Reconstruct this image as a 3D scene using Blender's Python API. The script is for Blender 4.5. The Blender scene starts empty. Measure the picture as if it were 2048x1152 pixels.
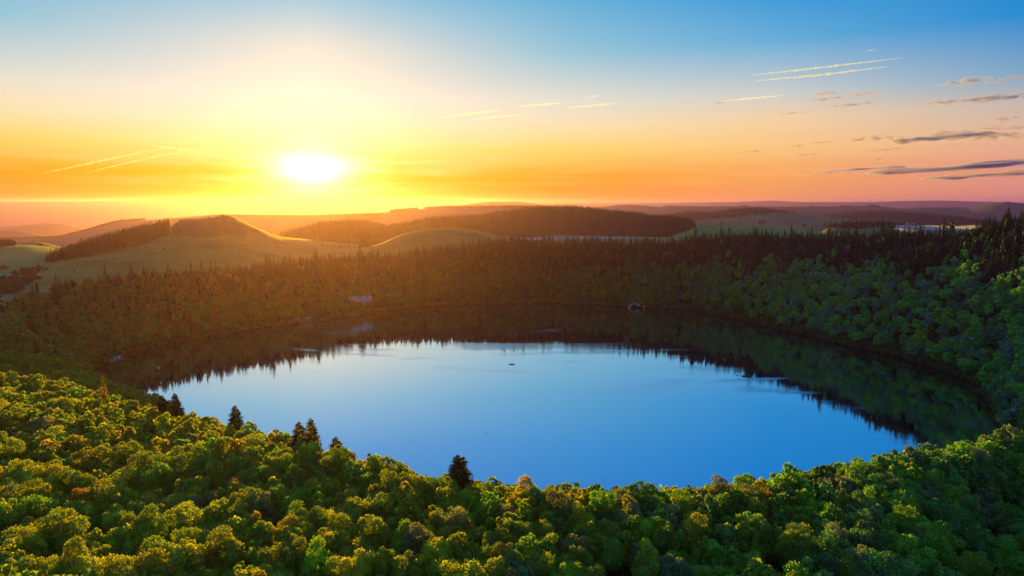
import bpy, math, random
import numpy as np

random.seed(5)
rng = np.random.default_rng(11)
scene = bpy.context.scene
COL = scene.collection
R_ = math.radians

# ------------------------------------------------------------------ camera
CAMZ = 156.0
PITCH = R_(7.1)
F = 1365.0                       # focal length in pixels of a 2048 wide picture
cp, sp = math.cos(PITCH), math.sin(PITCH)
cam_data = bpy.data.cameras.new('camera')
cam_data.sensor_width = 36.0
cam_data.lens = F / 2048.0 * 36.0
cam_data.clip_start = 1.0
cam_data.clip_end = 250000.0
cam = bpy.data.objects.new('camera', cam_data)
cam.location = (0, 0, CAMZ)
cam.rotation_euler = (math.pi / 2 - PITCH, 0, 0)
COL.objects.link(cam)
scene.camera = cam

# ------------------------------------------------------------------ sun, sky, exposure
SUN_EL, SUN_AZ = R_(2.5), R_(-16.1)         # azimuth from +Y towards +X
SUN = np.array([math.sin(SUN_AZ) * math.cos(SUN_EL), math.cos(SUN_AZ) * math.cos(SUN_EL), math.sin(SUN_EL)])
sl = bpy.data.lights.new('sun', 'SUN')
sl.energy = 5.0
sl.color = (1.0, 0.57, 0.012)
sl.angle = R_(0.53)
so = bpy.data.objects.new('sun', sl)
so.rotation_euler = (math.pi / 2 - SUN_EL, 0, math.pi - SUN_AZ)
so.location = (-3000, 9000, 900)
COL.objects.link(so)

vs = scene.view_settings
vs.view_transform = 'Standard'
vs.look = 'None'
vs.gamma = 1.0
vs.use_curve_mapping = False
vs.exposure = 1.7
EXPOSURE_GAIN = 2.0 ** vs.exposure

def lin(c):
    out = []
    for v in c:
        v = v / 255.0
        out.append(v / 12.92 if v <= 0.04045 else ((v + 0.055) / 1.055) ** 2.4)
    return out

world = bpy.data.worlds.new('World')
scene.world = world
world.use_nodes = True
wn, wl = world.node_tree.nodes, world.node_tree.links
wn.clear()

class NT:
    """small helper to wire shader nodes"""
    def __init__(self, tree):
        self.t = tree
    def n(self, typ, **kw):
        nd = self.t.nodes.new(typ)
        for k, v in kw.items():
            setattr(nd, k, v)
        return nd
    def link(self, a, b):
        self.t.links.new(a, b)
    def m(self, op, a, b=None, c=None, clamp=False):
        nd = self.t.nodes.new('ShaderNodeMath')
        nd.operation = op
        nd.use_clamp = clamp
        for i, x in enumerate((a, b, c)):
            if x is None:
                continue
            if isinstance(x, (int, float)):
                nd.inputs[i].default_value = x
            else:
                self.t.links.new(x, nd.inputs[i])
        return nd.outputs[0]
    def vm(self, op, a, b=None):
        nd = self.t.nodes.new('ShaderNodeVectorMath')
        nd.operation = op
        for i, x in enumerate((a, b)):
            if x is None:
                continue
            if isinstance(x, (tuple, list)):
                nd.inputs[i].default_value = x
            else:
                self.t.links.new(x, nd.inputs[i])
        return nd
    def mix(self, fac, a, b, blend='MIX', clamp=False):
        nd = self.t.nodes.new('ShaderNodeMix')
        nd.data_type = 'RGBA'
        nd.blend_type = blend
        nd.clamp_factor = True
        for sock, x in ((nd.inputs[0], fac), (nd.inputs[6], a), (nd.inputs[7], b)):
            if isinstance(x, (int, float)):
                sock.default_value = x
            elif isinstance(x, (tuple, list)):
                sock.default_value = tuple(x) + (1.0,) if len(x) == 3 else tuple(x)
            else:
                self.t.links.new(x, sock)
        return nd.outputs[2]
    def ramp(self, fac, stops, interp='LINEAR'):
        nd = self.t.nodes.new('ShaderNodeValToRGB')
        cr = nd.color_ramp
        cr.interpolation = interp
        while len(cr.elements) < len(stops):
            cr.elements.new(0.5)
        for e, (p, c) in zip(cr.elements, stops):
            e.position = p
        for e, (p, c) in zip(cr.elements, stops):
            e.color = tuple(c) + (1.0,) if len(c) == 3 else tuple(c)
        self.t.links.new(fac, nd.inputs[0])
        return nd.outputs[0]

W = NT(world.node_tree)
tc = W.n('ShaderNodeTexCoord')
dirn = W.vm('NORMALIZE', tc.outputs['Generated']).outputs[0]
sep = W.n('ShaderNodeSeparateXYZ')
W.link(dirn, sep.inputs[0])
elev = W.m('MULTIPLY', W.m('ARCSINE', sep.outputs[2]), 180 / math.pi)
flat = W.vm('NORMALIZE', W.vm('MULTIPLY', dirn, (1, 1, 0)).outputs[0]).outputs[0]
cosa = W.vm('DOT_PRODUCT', flat, (float(math.sin(SUN_AZ)), float(math.cos(SUN_AZ)), 0)).outputs['Value']
az = W.m('MULTIPLY', W.m('ARCCOSINE', W.m('MULTIPLY', cosa, 0.99999)), 180 / math.pi)
cosg = W.vm('DOT_PRODUCT', dirn, tuple(float(v) for v in SUN)).outputs['Value']
gam = W.m('MULTIPLY', W.m('ARCCOSINE', W.m('MULTIPLY', cosg, 0.999999)), 180 / math.pi)
ELS = [0, 2.4, 4.4, 6.4, 8.3, 12.1, 15.8, 20, 26, 45, 90]
# the colours of a clear dawn sky: one column for each angle away from the sun, from the horizon to the zenith
SKY = [
    (0, [(240, 126, 0), (255, 196, 14), (255, 236, 150), (253, 240, 205), (250, 238, 218), (228, 226, 214), (146, 200, 224), (84, 166, 224), (36, 136, 214), (100, 160, 214), (116, 168, 212)]),
    (20, [(236, 112, 8), (252, 164, 14), (254, 214, 105), (248, 227, 182), (228, 225, 210), (146, 198, 218), (96, 178, 218), (56, 156, 222), (14, 130, 212), (100, 160, 214), (116, 168, 212)]),
    (37, [(240, 140, 95), (250, 168, 90), (252, 200, 130), (246, 210, 165), (204, 208, 204), (98, 174, 218), (32, 150, 218), (2, 138, 216), (0, 120, 206), (100, 160, 214), (116, 168, 212)]),
    (53, [(214, 128, 126), (228, 150, 130), (230, 178, 150), (200, 184, 174), (126, 168, 198), (16, 138, 210), (0, 130, 208), (0, 124, 204), (6, 114, 194), (100, 160, 214), (116, 168, 212)]),
    (100, [(200, 150, 158), (205, 162, 168), (200, 172, 178), (182, 176, 190), (152, 172, 200), (104, 156, 208), (62, 140, 208), (50, 132, 204), (46, 124, 198), (100, 160, 214), (116, 168, 212)]),
    (180, [(196, 168, 182), (200, 176, 188), (192, 182, 198), (178, 182, 204), (162, 180, 208), (128, 166, 210), (98, 152, 206), (82, 142, 202), (66, 132, 196), (100, 160, 214), (116, 168, 212)]),
]
ef = W.m('DIVIDE', elev, 90.0, clamp=True)
ef = W.m('POWER', ef, 0.5)       # more resolution near the horizon
cols = []
for a, cs in SKY:
    cols.append(W.ramp(ef, [((e / 90.0) ** 0.5, lin(c)) for e, c in zip(ELS, cs)]))
sky = cols[0]
for i in range(1, len(SKY)):
    a0, a1 = SKY[i - 1][0], SKY[i][0]
    f = W.m('DIVIDE', W.m('SUBTRACT', az, a0), a1 - a0, clamp=True)
    sky = W.mix(f, sky, cols[i])
# thin high streaks that catch the light, in flat bands
mp = W.n('ShaderNodeMapping')
mp.inputs['Scale'].default_value = (2.2, 2.2, 34.0)
mp.inputs['Rotation'].default_value = (0, R_(2.2), 0)
W.link(dirn, mp.inputs[0])
ns = W.n('ShaderNodeTexNoise')
ns.inputs['Scale'].default_value = 2.2
ns.inputs['Detail'].default_value = 6
ns.inputs['Roughness'].default_value = 0.62
W.link(mp.outputs[0], ns.inputs[0])
streak = W.m('MULTIPLY', W.m('SUBTRACT', ns.outputs['Fac'], 0.46), 3.4, clamp=True)
band = W.m('MULTIPLY', W.m('DIVIDE', elev, 2.0, clamp=True), W.m('SUBTRACT', 1.0, W.m('DIVIDE', W.m('SUBTRACT', elev, 3.0), 6.0, clamp=True)))
near_sun = W.m('POWER', 2.718, W.m('MULTIPLY', W.m('DIVIDE', gam, 13.0), -1.0))
sfac = W.m('MULTIPLY', W.m('MULTIPLY', streak, band), W.m('ADD', W.m('MULTIPLY', near_sun, 0.62), 0.07))
sky = W.mix(sfac, sky, (1.3, 0.95, 0.42))
# the aureole of the sun
dx_ = W.m('MULTIPLY', az, 0.56)
dy_ = W.m('MULTIPLY', W.m('SUBTRACT', elev, math.degrees(SUN_EL) + 0.1), 1.15)
gel = W.m('MULTIPLY', W.m('SQRT', W.m('ADD', W.m('MULTIPLY', dx_, dx_), W.m('MULTIPLY', dy_, dy_))), W.m('ADD', 1.55, W.m('MULTIPLY', ns.outputs['Fac'], -1.1)))
g1 = W.m('POWER', 2.718, W.m('MULTIPLY', W.m('DIVIDE', gel, 0.90), -1.0))
g2 = W.m('POWER', 2.718, W.m('MULTIPLY', W.m('DIVIDE', gam, 3.5), -1.0))
def scaled(col, f):
    return W.vm('SCALE', col) if False else None
def add_glow(base, fac, colr):
    mul = W.vm('MULTIPLY', fac_to_vec(fac), colr).outputs[0]
    return W.vm('ADD', base, mul).outputs[0]
def fac_to_vec(f):
    c = W.n('ShaderNodeCombineXYZ')
    for i in range(3):
        W.link(f, c.inputs[i])
    return c.outputs[0]
sky = add_glow(sky, g1, (5.0, 4.2, 3.3))
sky = add_glow(sky, g2, (0.9, 0.62, 0.07))
bg = W.n('ShaderNodeBackground')
bg.inputs['Strength'].default_value = 1.0 / EXPOSURE_GAIN
W.link(sky, bg.inputs['Color'])
# a little of the physical dawn sky under it
nish = W.n('ShaderNodeTexSky', sky_type='NISHITA')
nish.sun_disc = False
nish.sun_elevation = SUN_EL
nish.sun_rotation = SUN_AZ
bg2 = W.n('ShaderNodeBackground')
bg2.inputs['Strength'].default_value = 0.05
W.link(nish.outputs[0], bg2.inputs['Color'])
mixs = W.n('ShaderNodeMixShader')
mixs.inputs[0].default_value = 0.02
W.link(bg.outputs[0], mixs.inputs[1])
W.link(bg2.outputs[0], mixs.inputs[2])
wo = W.n('ShaderNodeOutputWorld')
W.link(mixs.outputs[0], wo.inputs['Surface'])

cy = scene.cycles
cy.max_bounces = 6
cy.diffuse_bounces = 3
cy.glossy_bounces = 3
cy.transmission_bounces = 3
cy.transparent_max_bounces = 8
cy.volume_bounces = 0
cy.use_denoising = True
cy.sample_clamp_indirect = 4.0
cy.caustics_reflective = False
cy.caustics_refractive = False

# ------------------------------------------------------------------ picture <-> place
def ray(u, v):
    x = (np.asarray(u, float) - 1024) / F
    yu = (576 - np.asarray(v, float)) / F
    return x, cp + yu * sp, -sp + yu * cp
def at_dist(u, v, rho):
    x, y, z = ray(u, v)
    h = np.hypot(x, y)
    return rho * x / h, rho * y / h, CAMZ + rho * z / h
def on_water(u, v, z=0.0):
    x, y, dz = ray(u, v)
    t = (z - CAMZ) / dz
    return x * t, y * t
def proj(x, y, z):
    zc = y * cp - (z - CAMZ) * sp
    yc = y * sp + (z - CAMZ) * cp
    zs = np.where(zc > 1.0, zc, 1.0)
    return 1024 + F * x / zs, 576 - F * yc / zs, zc

def smooth(a, b, x):
    t = np.clip((x - a) / (b - a), 0, 1)
    return t * t * (3 - 2 * t)

# value noise made of a few sines with random phases: cheap, smooth, everywhere defined
_ph = np.random.default_rng(3).uniform(0, 6.28, (24, 3))
_dr = np.random.default_rng(4).uniform(0, 6.28, 24)
def wob(x, y, wl, k0=0, n=6):
    s = 0
    for i in range(k0, k0 + n):
        q = 2 * math.pi / (wl * (0.6 + 0.16 * (i - k0)))
        s = s + np.sin((x * math.cos(_dr[i]) + y * math.sin(_dr[i])) * q + _ph[i, 0])
    return s / n

# ------------------------------------------------------------------ lake outline (polar about the lake's middle)
CX, CY = 0.0, 680.0
shore_px = [(196, 738), (210, 722), (260, 708), (330, 690), (420, 672), (500, 660), (590, 648), (640, 643), (720, 629), (800, 619), (900, 612), (1000, 608),
            (1100, 608), (1250, 614), (1370, 620), (1430, 630), (1500, 646), (1580, 664), (1660, 685), (1750, 705), (1830, 725), (1900, 745), (1950, 770), (1980, 800), (1990, 840)]
pts = [on_water(u, v) for u, v in shore_px]
th_s = [math.atan2(y - CY, x - CX) for x, y in pts]
r_s = [math.hypot(x - CX, y - CY) for x, y in pts]
for deg, r in [(200, 375), (210, 350), (225, 318), (245, 332), (262, 366), (275, 372), (290, 382), (305, 406), (318, 412)]:
    th_s.append(R_(deg) if deg <= 180 else R_(deg - 360)); r_s.append(r)
o = np.argsort(th_s)
th_s, r_s = np.array(th_s)[o], np.array(r_s)[o]
NT_ = 720
TH = np.linspace(-math.pi, math.pi, NT_, endpoint=False)
RG = np.interp(TH, th_s, r_s, period=2 * math.pi)
def csm(a, n):
    k = np.ones(n) / n
    return np.convolve(np.concatenate([a[-n:], a, a[:n]]), k, 'same')[n:-n]
RG = csm(RG, 9)
RG = RG + 2.2 * np.sin(TH * 23 + 1) + 1.6 * np.sin(TH * 41) + 1.2 * np.sin(TH * 67 + 2)

def per(th, arr):
    return np.interp(th, TH, arr, period=2 * math.pi)

# treeline along the far rim, in the picture
rim_px = np.array([(-400, 520), (-120, 588), (0, 603), (60, 590), (130, 566), (200, 550), (300, 542), (400, 540), (500, 533), (600, 522), (680, 515), (800, 508), (900, 494), (960, 486), (1000, 477), (1100, 480),
                   (1200, 481), (1300, 480), (1345, 484), (1375, 472), (1440, 468), (1500, 468), (1600, 470), (1700, 465), (1790, 463), (1850, 465), (1900, 464), (1940, 457), (1980, 444), (2010, 434), (2048, 424), (2200, 396), (2600, 380)], float)
TREE_FAR = 20.0
deg = np.degrees(TH)
DR = np.interp(deg, [-180, -130, -60, -20, 0, 30, 60, 90, 120, 150, 180], [85, 80, 120, 130, 128, 125, 122, 122, 112, 92, 85])
DR = csm(DR, 15)
rx, ry = CX + (RG + DR) * np.cos(TH), CY + (RG + DR) * np.sin(TH)
zr = np.full(NT_, 80.0)
for _ in range(4):
    u, v, zc = proj(rx, ry, zr)
    u = np.where(zc > 60, u, np.where(rx > 0, 2600, -400))
    u = np.clip(u, -400, 2600)
    zr = at_dist(u, np.interp(u, rim_px[:, 0], rim_px[:, 1]), np.hypot(rx, ry))[2]
HR = np.clip(zr - TREE_FAR, 12, 150)
HR = csm(HR, 7)

# crest of the near bank: where its treetops end against the water
crest_px = np.array([(-500, 640), (-200, 690), (0, 742), (60, 748), (130, 758), (250, 790), (350, 812), (470, 832), (590, 868), (700, 902), (850, 942), (1000, 966), (1200, 978), (1400, 968), (1520, 952), (1650, 930), (1800, 894), (1900, 880), (2048, 848), (2300, 790), (2700, 700)], float)
TOPZ = 81.0
TREE_NEAR = 18.0
cx_, cy_, cz_ = ray(crest_px[:, 0], crest_px[:, 1])
crest_b = np.arctan2(cx_, cy_)
crest_rho = (TOPZ - CAMZ) / (cz_ / np.hypot(cx_, cy_))
K_b = np.radians([-90, -40, -22, -8, 3, 15, 30, 45, 90])
K_v = np.array([0.055, 0.055, 0.035, 0.0, -0.035, -0.06, -0.03, 0.0, 0.0])

def near_w(th):
    d = np.degrees(th)
    return smooth(-160, -128, d) * (1 - smooth(-46, -28, d))

def lake_d(x, y):
    th = np.arctan2(y - CY, x - CX)
    return np.hypot(x - CX, y - CY) - per(th, RG), th

def H(x, y):
    x = np.asarray(x, float); y = np.asarray(y, float)
    d, th = lake_d(x, y)
    rho = np.hypot(x, y)
    b = np.arctan2(x, y)
    dr, hr = per(th, DR), per(th, HR)
    t = np.clip(d / dr, 0, 1)
    zp = np.interp(rho, [0, 1100, 1400, 2200, 4000, 8000, 14000, 24000], [40, 44, 46, 34, 6, -70, -170, -300])
    bd = np.degrees(b)
    zp = zp + np.interp(bd, [-40, -25, -8, 5, 15, 40], [-16, -8, 0, 16, 20, 20]) * (1 - smooth(2000, 3500, rho))
    zp = zp - (1 - smooth(-24, -12, bd)) * np.interp(rho, [2300, 4000, 6000, 9000, 14000, 24000], [0, 90, 190, 290, 260, 150])
    zf = hr * (0.25 * t + 0.75 * np.sin(t * math.pi / 2))
    out = smooth(0, 260, d - dr)
    zf = zf * (1 - out) + zp * out
    ridge = wob(x, y, 130, 0, 6)
    zf = zf + ridge * 5.0 * t * (1 - 0.85 * t) * (1 - out)
    rc = np.interp(b, crest_b, crest_rho)
    k = np.interp(b, K_b, K_v)
    e = rc - rho
    outer = (TOPZ - TREE_NEAR + 5.4) + k * np.clip(e, 0, 260) - 1.2 + wob(x, y, 90, 8, 6) * 3.2 * smooth(0, 50, e) - 0.5 * np.clip(-e, 0, 80)
    # a gully that runs down through the trees on the side away from the sun
    gx, gy = 92.0, 118.0
    q = (x - gx) * 0.80 - (y - gy) * 0.60
    outer = outer - 13.0 * np.exp(-(q / 13.0) ** 2) * smooth(-5, 30, e)
    outer = outer + 9.0 * smooth(8, 60, q) * smooth(0, 50, e)
    bowl = 0.70 * d
    kk = 14.0
    h = np.clip(0.5 + 0.5 * (bowl - outer) / kk, 0, 1)
    zn = bowl * (1 - h) + outer * h - kk * h * (1 - h)
    w = near_w(th)
    z = zf * (1 - w) + zn * w
    return np.where(d < 0, np.maximum(-25.0, d * 0.45), z)

# ------------------------------------------------------------------ materials
def new_mat(name):
    m = bpy.data.materials.new(name)
    m.use_nodes = True
    m.node_tree.nodes.clear()
    t = NT(m.node_tree)
    out = t.n('ShaderNodeOutputMaterial')
    return m, t, out

def foliage_mat(name, trans=0.35, hue=(1.55, 1.2, 0.45), gloss=0.02):
    m, t, out = new_mat(name)
    at = t.n('ShaderNodeAttribute', attribute_name='tint', attribute_type='INSTANCER')
    sh = t.n('ShaderNodeAttribute', attribute_name='shade', attribute_type='GEOMETRY')
    c = t.vm('SCALE', at.outputs['Color'])
    t.link(sh.outputs['Fac'], c.inputs['Scale'])
    geo = t.n('ShaderNodeNewGeometry')
    nz = t.n('ShaderNodeTexNoise')
    nz.inputs['Scale'].default_value = 0.22
    nz.inputs['Detail'].default_value = 3
    t.link(geo.outputs['Position'], nz.inputs['Vector'])
    lo = t.ramp(nz.outputs['Fac'], [(0.3, (1.18, 0.88, 0.72)), (0.5, (1, 1, 1)), (0.72, (0.82, 1.1, 1.05))])
    col = t.mix(1.0, c.outputs[0], lo, 'MULTIPLY')
    dif = t.n('ShaderNodeBsdfDiffuse')
    t.link(col, dif.inputs['Color'])
    tr = t.n('ShaderNodeBsdfTranslucent')
    t.link(t.mix(1.0, col, hue, 'MULTIPLY'), tr.inputs['Color'])
    mx = t.n('ShaderNodeMixShader')
    mx.inputs[0].default_value = trans
    t.link(dif.outputs[0], mx.inputs[1]); t.link(tr.outputs[0], mx.inputs[2])
    gl = t.n('ShaderNodeBsdfGlossy'); gl.inputs['Roughness'].default_value = 0.42
    gl.inputs['Color'].default_value = (0.9, 0.9, 0.9, 1)
    m2 = t.n('ShaderNodeMixShader'); m2.inputs[0].default_value = gloss
    t.link(mx.outputs[0], m2.inputs[1]); t.link(gl.outputs[0], m2.inputs[2])
    t.link(m2.outputs[0], out.inputs['Surface'])
    return m

def plain_mat(name, col, rough=0.8, spec=0.2, noise=0.0, scale=1.0, col2=None, metallic=0.0):
    m, t, out = new_mat(name)
    p = t.n('ShaderNodeBsdfPrincipled')
    p.inputs['Roughness'].default_value = rough
    p.inputs['Specular IOR Level'].default_value = spec
    p.inputs['Metallic'].default_value = metallic
    if col2 is not None:
        geo = t.n('ShaderNodeNewGeometry')
        nz = t.n('ShaderNodeTexNoise')
        nz.inputs['Scale'].default_value = scale
        nz.inputs['Detail'].default_value = 6
        nz.inputs['Roughness'].default_value = 0.65
        t.link(geo.outputs['Position'], nz.inputs['Vector'])
        c = t.ramp(nz.outputs['Fac'], [(0.35, col), (0.65, col2)])
        t.link(c, p.inputs['Base Color'])
    else:
        p.inputs['Base Color'].default_value = tuple(col) + (1,)
    t.link(p.outputs[0], out.inputs['Surface'])
    return m

M_LEAF = foliage_mat('broadleaf_leaves', 0.48)
M_NEEDLE = foliage_mat('conifer_needles', 0.12, (1.2, 1.15, 0.6), 0.01)
M_BARK = plain_mat('beech_bark', (0.16, 0.14, 0.11), 0.9, 0.1, scale=2.0, col2=(0.26, 0.24, 0.20))
M_BARK2 = plain_mat('spruce_bark', (0.07, 0.05, 0.035), 0.95, 0.1, scale=2.0, col2=(0.12, 0.09, 0.06))

# ground: forest floor in the crater, pasture beyond
m, t, out = new_mat('ground_cover')
M_GROUND = m
at = t.n('ShaderNodeAttribute', attribute_name='wood', attribute_type='GEOMETRY')
geo = t.n('ShaderNodeNewGeometry')
n1 = t.n('ShaderNodeTexNoise'); n1.inputs['Scale'].default_value = 0.12; n1.inputs['Detail'].default_value = 8
t.link(geo.outputs['Position'], n1.inputs['Vector'])
n2 = t.n('ShaderNodeTexNoise'); n2.inputs['Scale'].default_value = 0.006; n2.inputs['Detail'].default_value = 7; n2.inputs['Roughness'].default_value = 0.6
t.link(geo.outputs['Position'], n2.inputs['Vector'])
floor_c = t.ramp(n1.outputs['Fac'], [(0.3, (0.028, 0.026, 0.012)), (0.6, (0.035, 0.045, 0.016)), (0.75, (0.06, 0.045, 0.02))])
grass_c = t.ramp(n2.outputs['Fac'], [(0.3, (0.085, 0.10, 0.03)), (0.5, (0.13, 0.13, 0.045)), (0.7, (0.17, 0.14, 0.06))])
p = t.n('ShaderNodeBsdfPrincipled'); p.inputs['Roughness'].default_value = 0.95; p.inputs['Specular IOR Level'].default_value = 0.05
t.link(t.mix(at.outputs['Fac'], grass_c, floor_c), p.inputs['Base Color'])
t.link(p.outputs[0], out.inputs['Surface'])

def grass_mat(name, a, b, c, scale=0.008, stretch=(1, 1, 1)):
    m, t, out = new_mat(name)
    geo = t.n('ShaderNodeNewGeometry')
    mp = t.n('ShaderNodeMapping'); mp.inputs['Scale'].default_value = stretch
    t.link(geo.outputs['Position'], mp.inputs[0])
    n = t.n('ShaderNodeTexNoise'); n.inputs['Scale'].default_value = scale; n.inputs['Detail'].default_value = 8; n.inputs['Roughness'].default_value = 0.62
    t.link(mp.outputs[0], n.inputs['Vector'])
    col = t.ramp(n.outputs['Fac'], [(0.32, a), (0.5, b), (0.68, c)])
    p = t.n('ShaderNodeBsdfPrincipled'); p.inputs['Roughness'].default_value = 0.95; p.inputs['Specular IOR Level'].default_value = 0.05
    t.link(col, p.inputs['Base Color']); t.link(p.outputs[0], out.inputs['Surface'])
    return m
M_GRASS_DRY = grass_mat('dry_pasture', (0.13, 0.090, 0.020), (0.18, 0.125, 0.028), (0.22, 0.15, 0.036), 0.012, (1, 2.5, 1))
M_BUTTE, t, out = new_mat('butte_grass_shaded_top')
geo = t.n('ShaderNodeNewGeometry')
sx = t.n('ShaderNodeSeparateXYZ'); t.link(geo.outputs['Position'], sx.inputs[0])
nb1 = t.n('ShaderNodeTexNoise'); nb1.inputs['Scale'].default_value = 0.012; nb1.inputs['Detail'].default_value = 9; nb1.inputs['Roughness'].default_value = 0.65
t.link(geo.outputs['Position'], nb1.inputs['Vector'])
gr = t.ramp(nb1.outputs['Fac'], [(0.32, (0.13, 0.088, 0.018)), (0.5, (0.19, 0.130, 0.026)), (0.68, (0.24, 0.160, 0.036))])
shade_top = t.ramp(nb1.outputs['Fac'], [(0.35, (0.030, 0.024, 0.010)), (0.5, (0.046, 0.036, 0.014)), (0.66, (0.075, 0.055, 0.020))])  # dark upper cone: shade painted into the grass colour
up = t.m('DIVIDE', t.m('SUBTRACT', t.m('ADD', sx.outputs[2], t.m('MULTIPLY', nb1.outputs['Fac'], 46.0)), 111.0), 9.0, clamp=True)  # painted shade sets in with height, its edge broken by noise
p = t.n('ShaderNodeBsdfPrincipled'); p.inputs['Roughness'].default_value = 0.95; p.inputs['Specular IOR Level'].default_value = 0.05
t.link(t.mix(up, gr, shade_top), p.inputs['Base Color'])
bpb = t.n('ShaderNodeBump'); bpb.inputs['Distance'].default_value = 4.0; bpb.inputs['Strength'].default_value = 0.6
t.link(nb1.outputs['Fac'], bpb.inputs['Height']); t.link(bpb.outputs[0], p.inputs['Normal'])
t.link(p.outputs[0], out.inputs['Surface'])
M_GRASS_GREEN = grass_mat('green_pasture', (0.045, 0.12, 0.035), (0.07, 0.16, 0.045), (0.11, 0.18, 0.05), 0.008)
M_GRASS_PALE = grass_mat('misty_pasture', (0.05, 0.075, 0.035), (0.075, 0.105, 0.05), (0.11, 0.12, 0.055), 0.006)
M_WOODFLOOR = grass_mat('hill_wood_floor', (0.030, 0.032, 0.016), (0.04, 0.045, 0.02), (0.055, 0.05, 0.022), 0.03)
M_FARHILL = grass_mat('far_hill', (0.035, 0.042, 0.028), (0.05, 0.055, 0.034), (0.075, 0.07, 0.042), 0.0016)

# ------------------------------------------------------------------ mesh helpers
def tag(o, label=None, cat=None, group=None, kind=None):
    if label: o['label'] = label
    if cat: o['category'] = cat
    if group: o['group'] = group
    if kind: o['kind'] = kind
    return o

def mesh_np(name, V, faces_flat, sizes, mats, attrs=None, mat_idx=None, smooth_=False):
    me = bpy.data.meshes.new(name)
    V = np.asarray(V, np.float32)
    me.vertices.add(len(V))
    me.vertices.foreach_set('co', V.ravel())
    faces_flat = np.asarray(faces_flat, np.int32).ravel()
    sizes = np.asarray(sizes, np.int32)
    me.loops.add(len(faces_flat))
    me.loops.foreach_set('vertex_index', faces_flat)
    me.polygons.add(len(sizes))
    st = np.concatenate([[0], np.cumsum(sizes)[:-1]]).astype(np.int32)
    me.polygons.foreach_set('loop_start', st)
    me.polygons.foreach_set('loop_total', sizes)
    for mt in mats:
        me.materials.append(mt)
    if mat_idx is not None:
        me.polygons.foreach_set('material_index', np.asarray(mat_idx, np.int32))
    if smooth_:
        me.polygons.foreach_set('use_smooth', np.ones(len(sizes), bool))
    me.update(calc_edges=True)
    me.validate()
    for k, a in (attrs or {}).items():
        at = me.attributes.new(k, 'FLOAT', 'POINT')
        at.data.foreach_set('value', np.asarray(a, np.float32))
    return me

class MB:
    """collects quads, triangles, boxes and tubes"""
    def __init__(self):
        self.V, self.F, self.S, self.A, self.n = [], [], [], [], 0
    def add(self, V, faces, shade=1.0):
        V = np.asarray(V, float)
        for f in faces:
            self.F.extend([i + self.n for i in f]); self.S.append(len(f))
        self.V.append(V)
        self.A.append(np.broadcast_to(np.asarray(shade, float), (len(V),)))
        self.n += len(V)
    def quads(self, V, shade):           # V: (k,4,3), shade (k,)
        k = len(V)
        self.V.append(V.reshape(-1, 3)); self.A.append(np.repeat(shade, 4))
        self.F.extend((np.arange(4 * k) + self.n).tolist()); self.S.extend([4] * k)
        self.n += 4 * k
    def tris(self, V, shade):
        k = len(V)
        self.V.append(V.reshape(-1, 3)); self.A.append(np.repeat(shade, 3))
        self.F.extend((np.arange(3 * k) + self.n).tolist()); self.S.extend([3] * k)
        self.n += 3 * k
    def box(self, c, s, rot=0.0, top=1.0):
        c = np.array(c, float); hx, hy, hz = s[0] / 2, s[1] / 2, s[2] / 2
        v = []
        for z, k in ((-hz, 1.0), (hz, top)):
            for a, b in ((-1, -1), (1, -1), (1, 1), (-1, 1)):
                x, y = a * hx * k, b * hy * k
                v.append((x * math.cos(rot) - y * math.sin(rot), x * math.sin(rot) + y * math.cos(rot), z))
        self.add(np.array(v) + c, [(3, 2, 1, 0), (4, 5, 6, 7), (0, 1, 5, 4), (1, 2, 6, 5), (2, 3, 7, 6), (3, 0, 4, 7)])
    def tube(self, pts, radii, n=6, cap=True):
        pts = np.asarray(pts, float)
        rings = []
        for i, p in enumerate(pts):
            d = pts[min(i + 1, len(pts) - 1)] - pts[max(i - 1, 0)]
            d = d / (np.linalg.norm(d) + 1e-9)
            a = np.cross(d, (0, 0, 1.0) if abs(d[2]) < 0.9 else (1.0, 0, 0)); a /= np.linalg.norm(a)
            b = np.cross(d, a)
            ang = np.linspace(0, 2 * math.pi, n, endpoint=False)
            rings.append(p + radii[i] * (np.outer(np.cos(ang), a) + np.outer(np.sin(ang), b)))
        V = np.concatenate(rings)
        f = []
        for i in range(len(pts) - 1):
            for j in range(n):
                k = (j + 1) % n
                f.append((i * n + j, i * n + k, (i + 1) * n + k, (i + 1) * n + j))
        if cap:
            f.append(tuple(range(n - 1, -1, -1))); f.append(tuple((len(pts) - 1) * n + j for j in range(n)))
        self.add(V, f)
    def mesh(self, name, mats, smooth_=False):
        return mesh_np(name, np.concatenate(self.V), self.F, self.S, mats if isinstance(mats, list) else [mats], {'shade': np.concatenate(self.A)}, None, smooth_)
    def obj(self, name, mat, parent=None, smooth_=False, link=True):
        o = bpy.data.objects.new(name, self.mesh(name, mat, smooth_))
        if link: COL.objects.link(o)
        if parent is not None: o.parent = parent
        return o

def empty(name, loc, rz=0.0):
    o = bpy.data.objects.new(name, None)
    o.location = loc; o.rotation_euler = (0, 0, rz)
    o.empty_display_size = 1.0
    COL.objects.link(o)
    return o

# ------------------------------------------------------------------ trees
def leaf_quads(mb, P, N, S, shade, r):
    k = len(P)
    N = N / (np.linalg.norm(N, axis=1, keepdims=True) + 1e-9)
    A = np.cross(N, r.normal(size=(k, 3))); A /= np.linalg.norm(A, axis=1, keepdims=True) + 1e-9
    B = np.cross(N, A)
    a, b = A * S[:, None], B * (S * r.uniform(0.55, 0.9, k))[:, None]
    lift = N * (S * 0.18)[:, None]
    mb.quads(np.stack([P - a, P - b + lift, P + a, P + b + lift], 1), shade)

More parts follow.
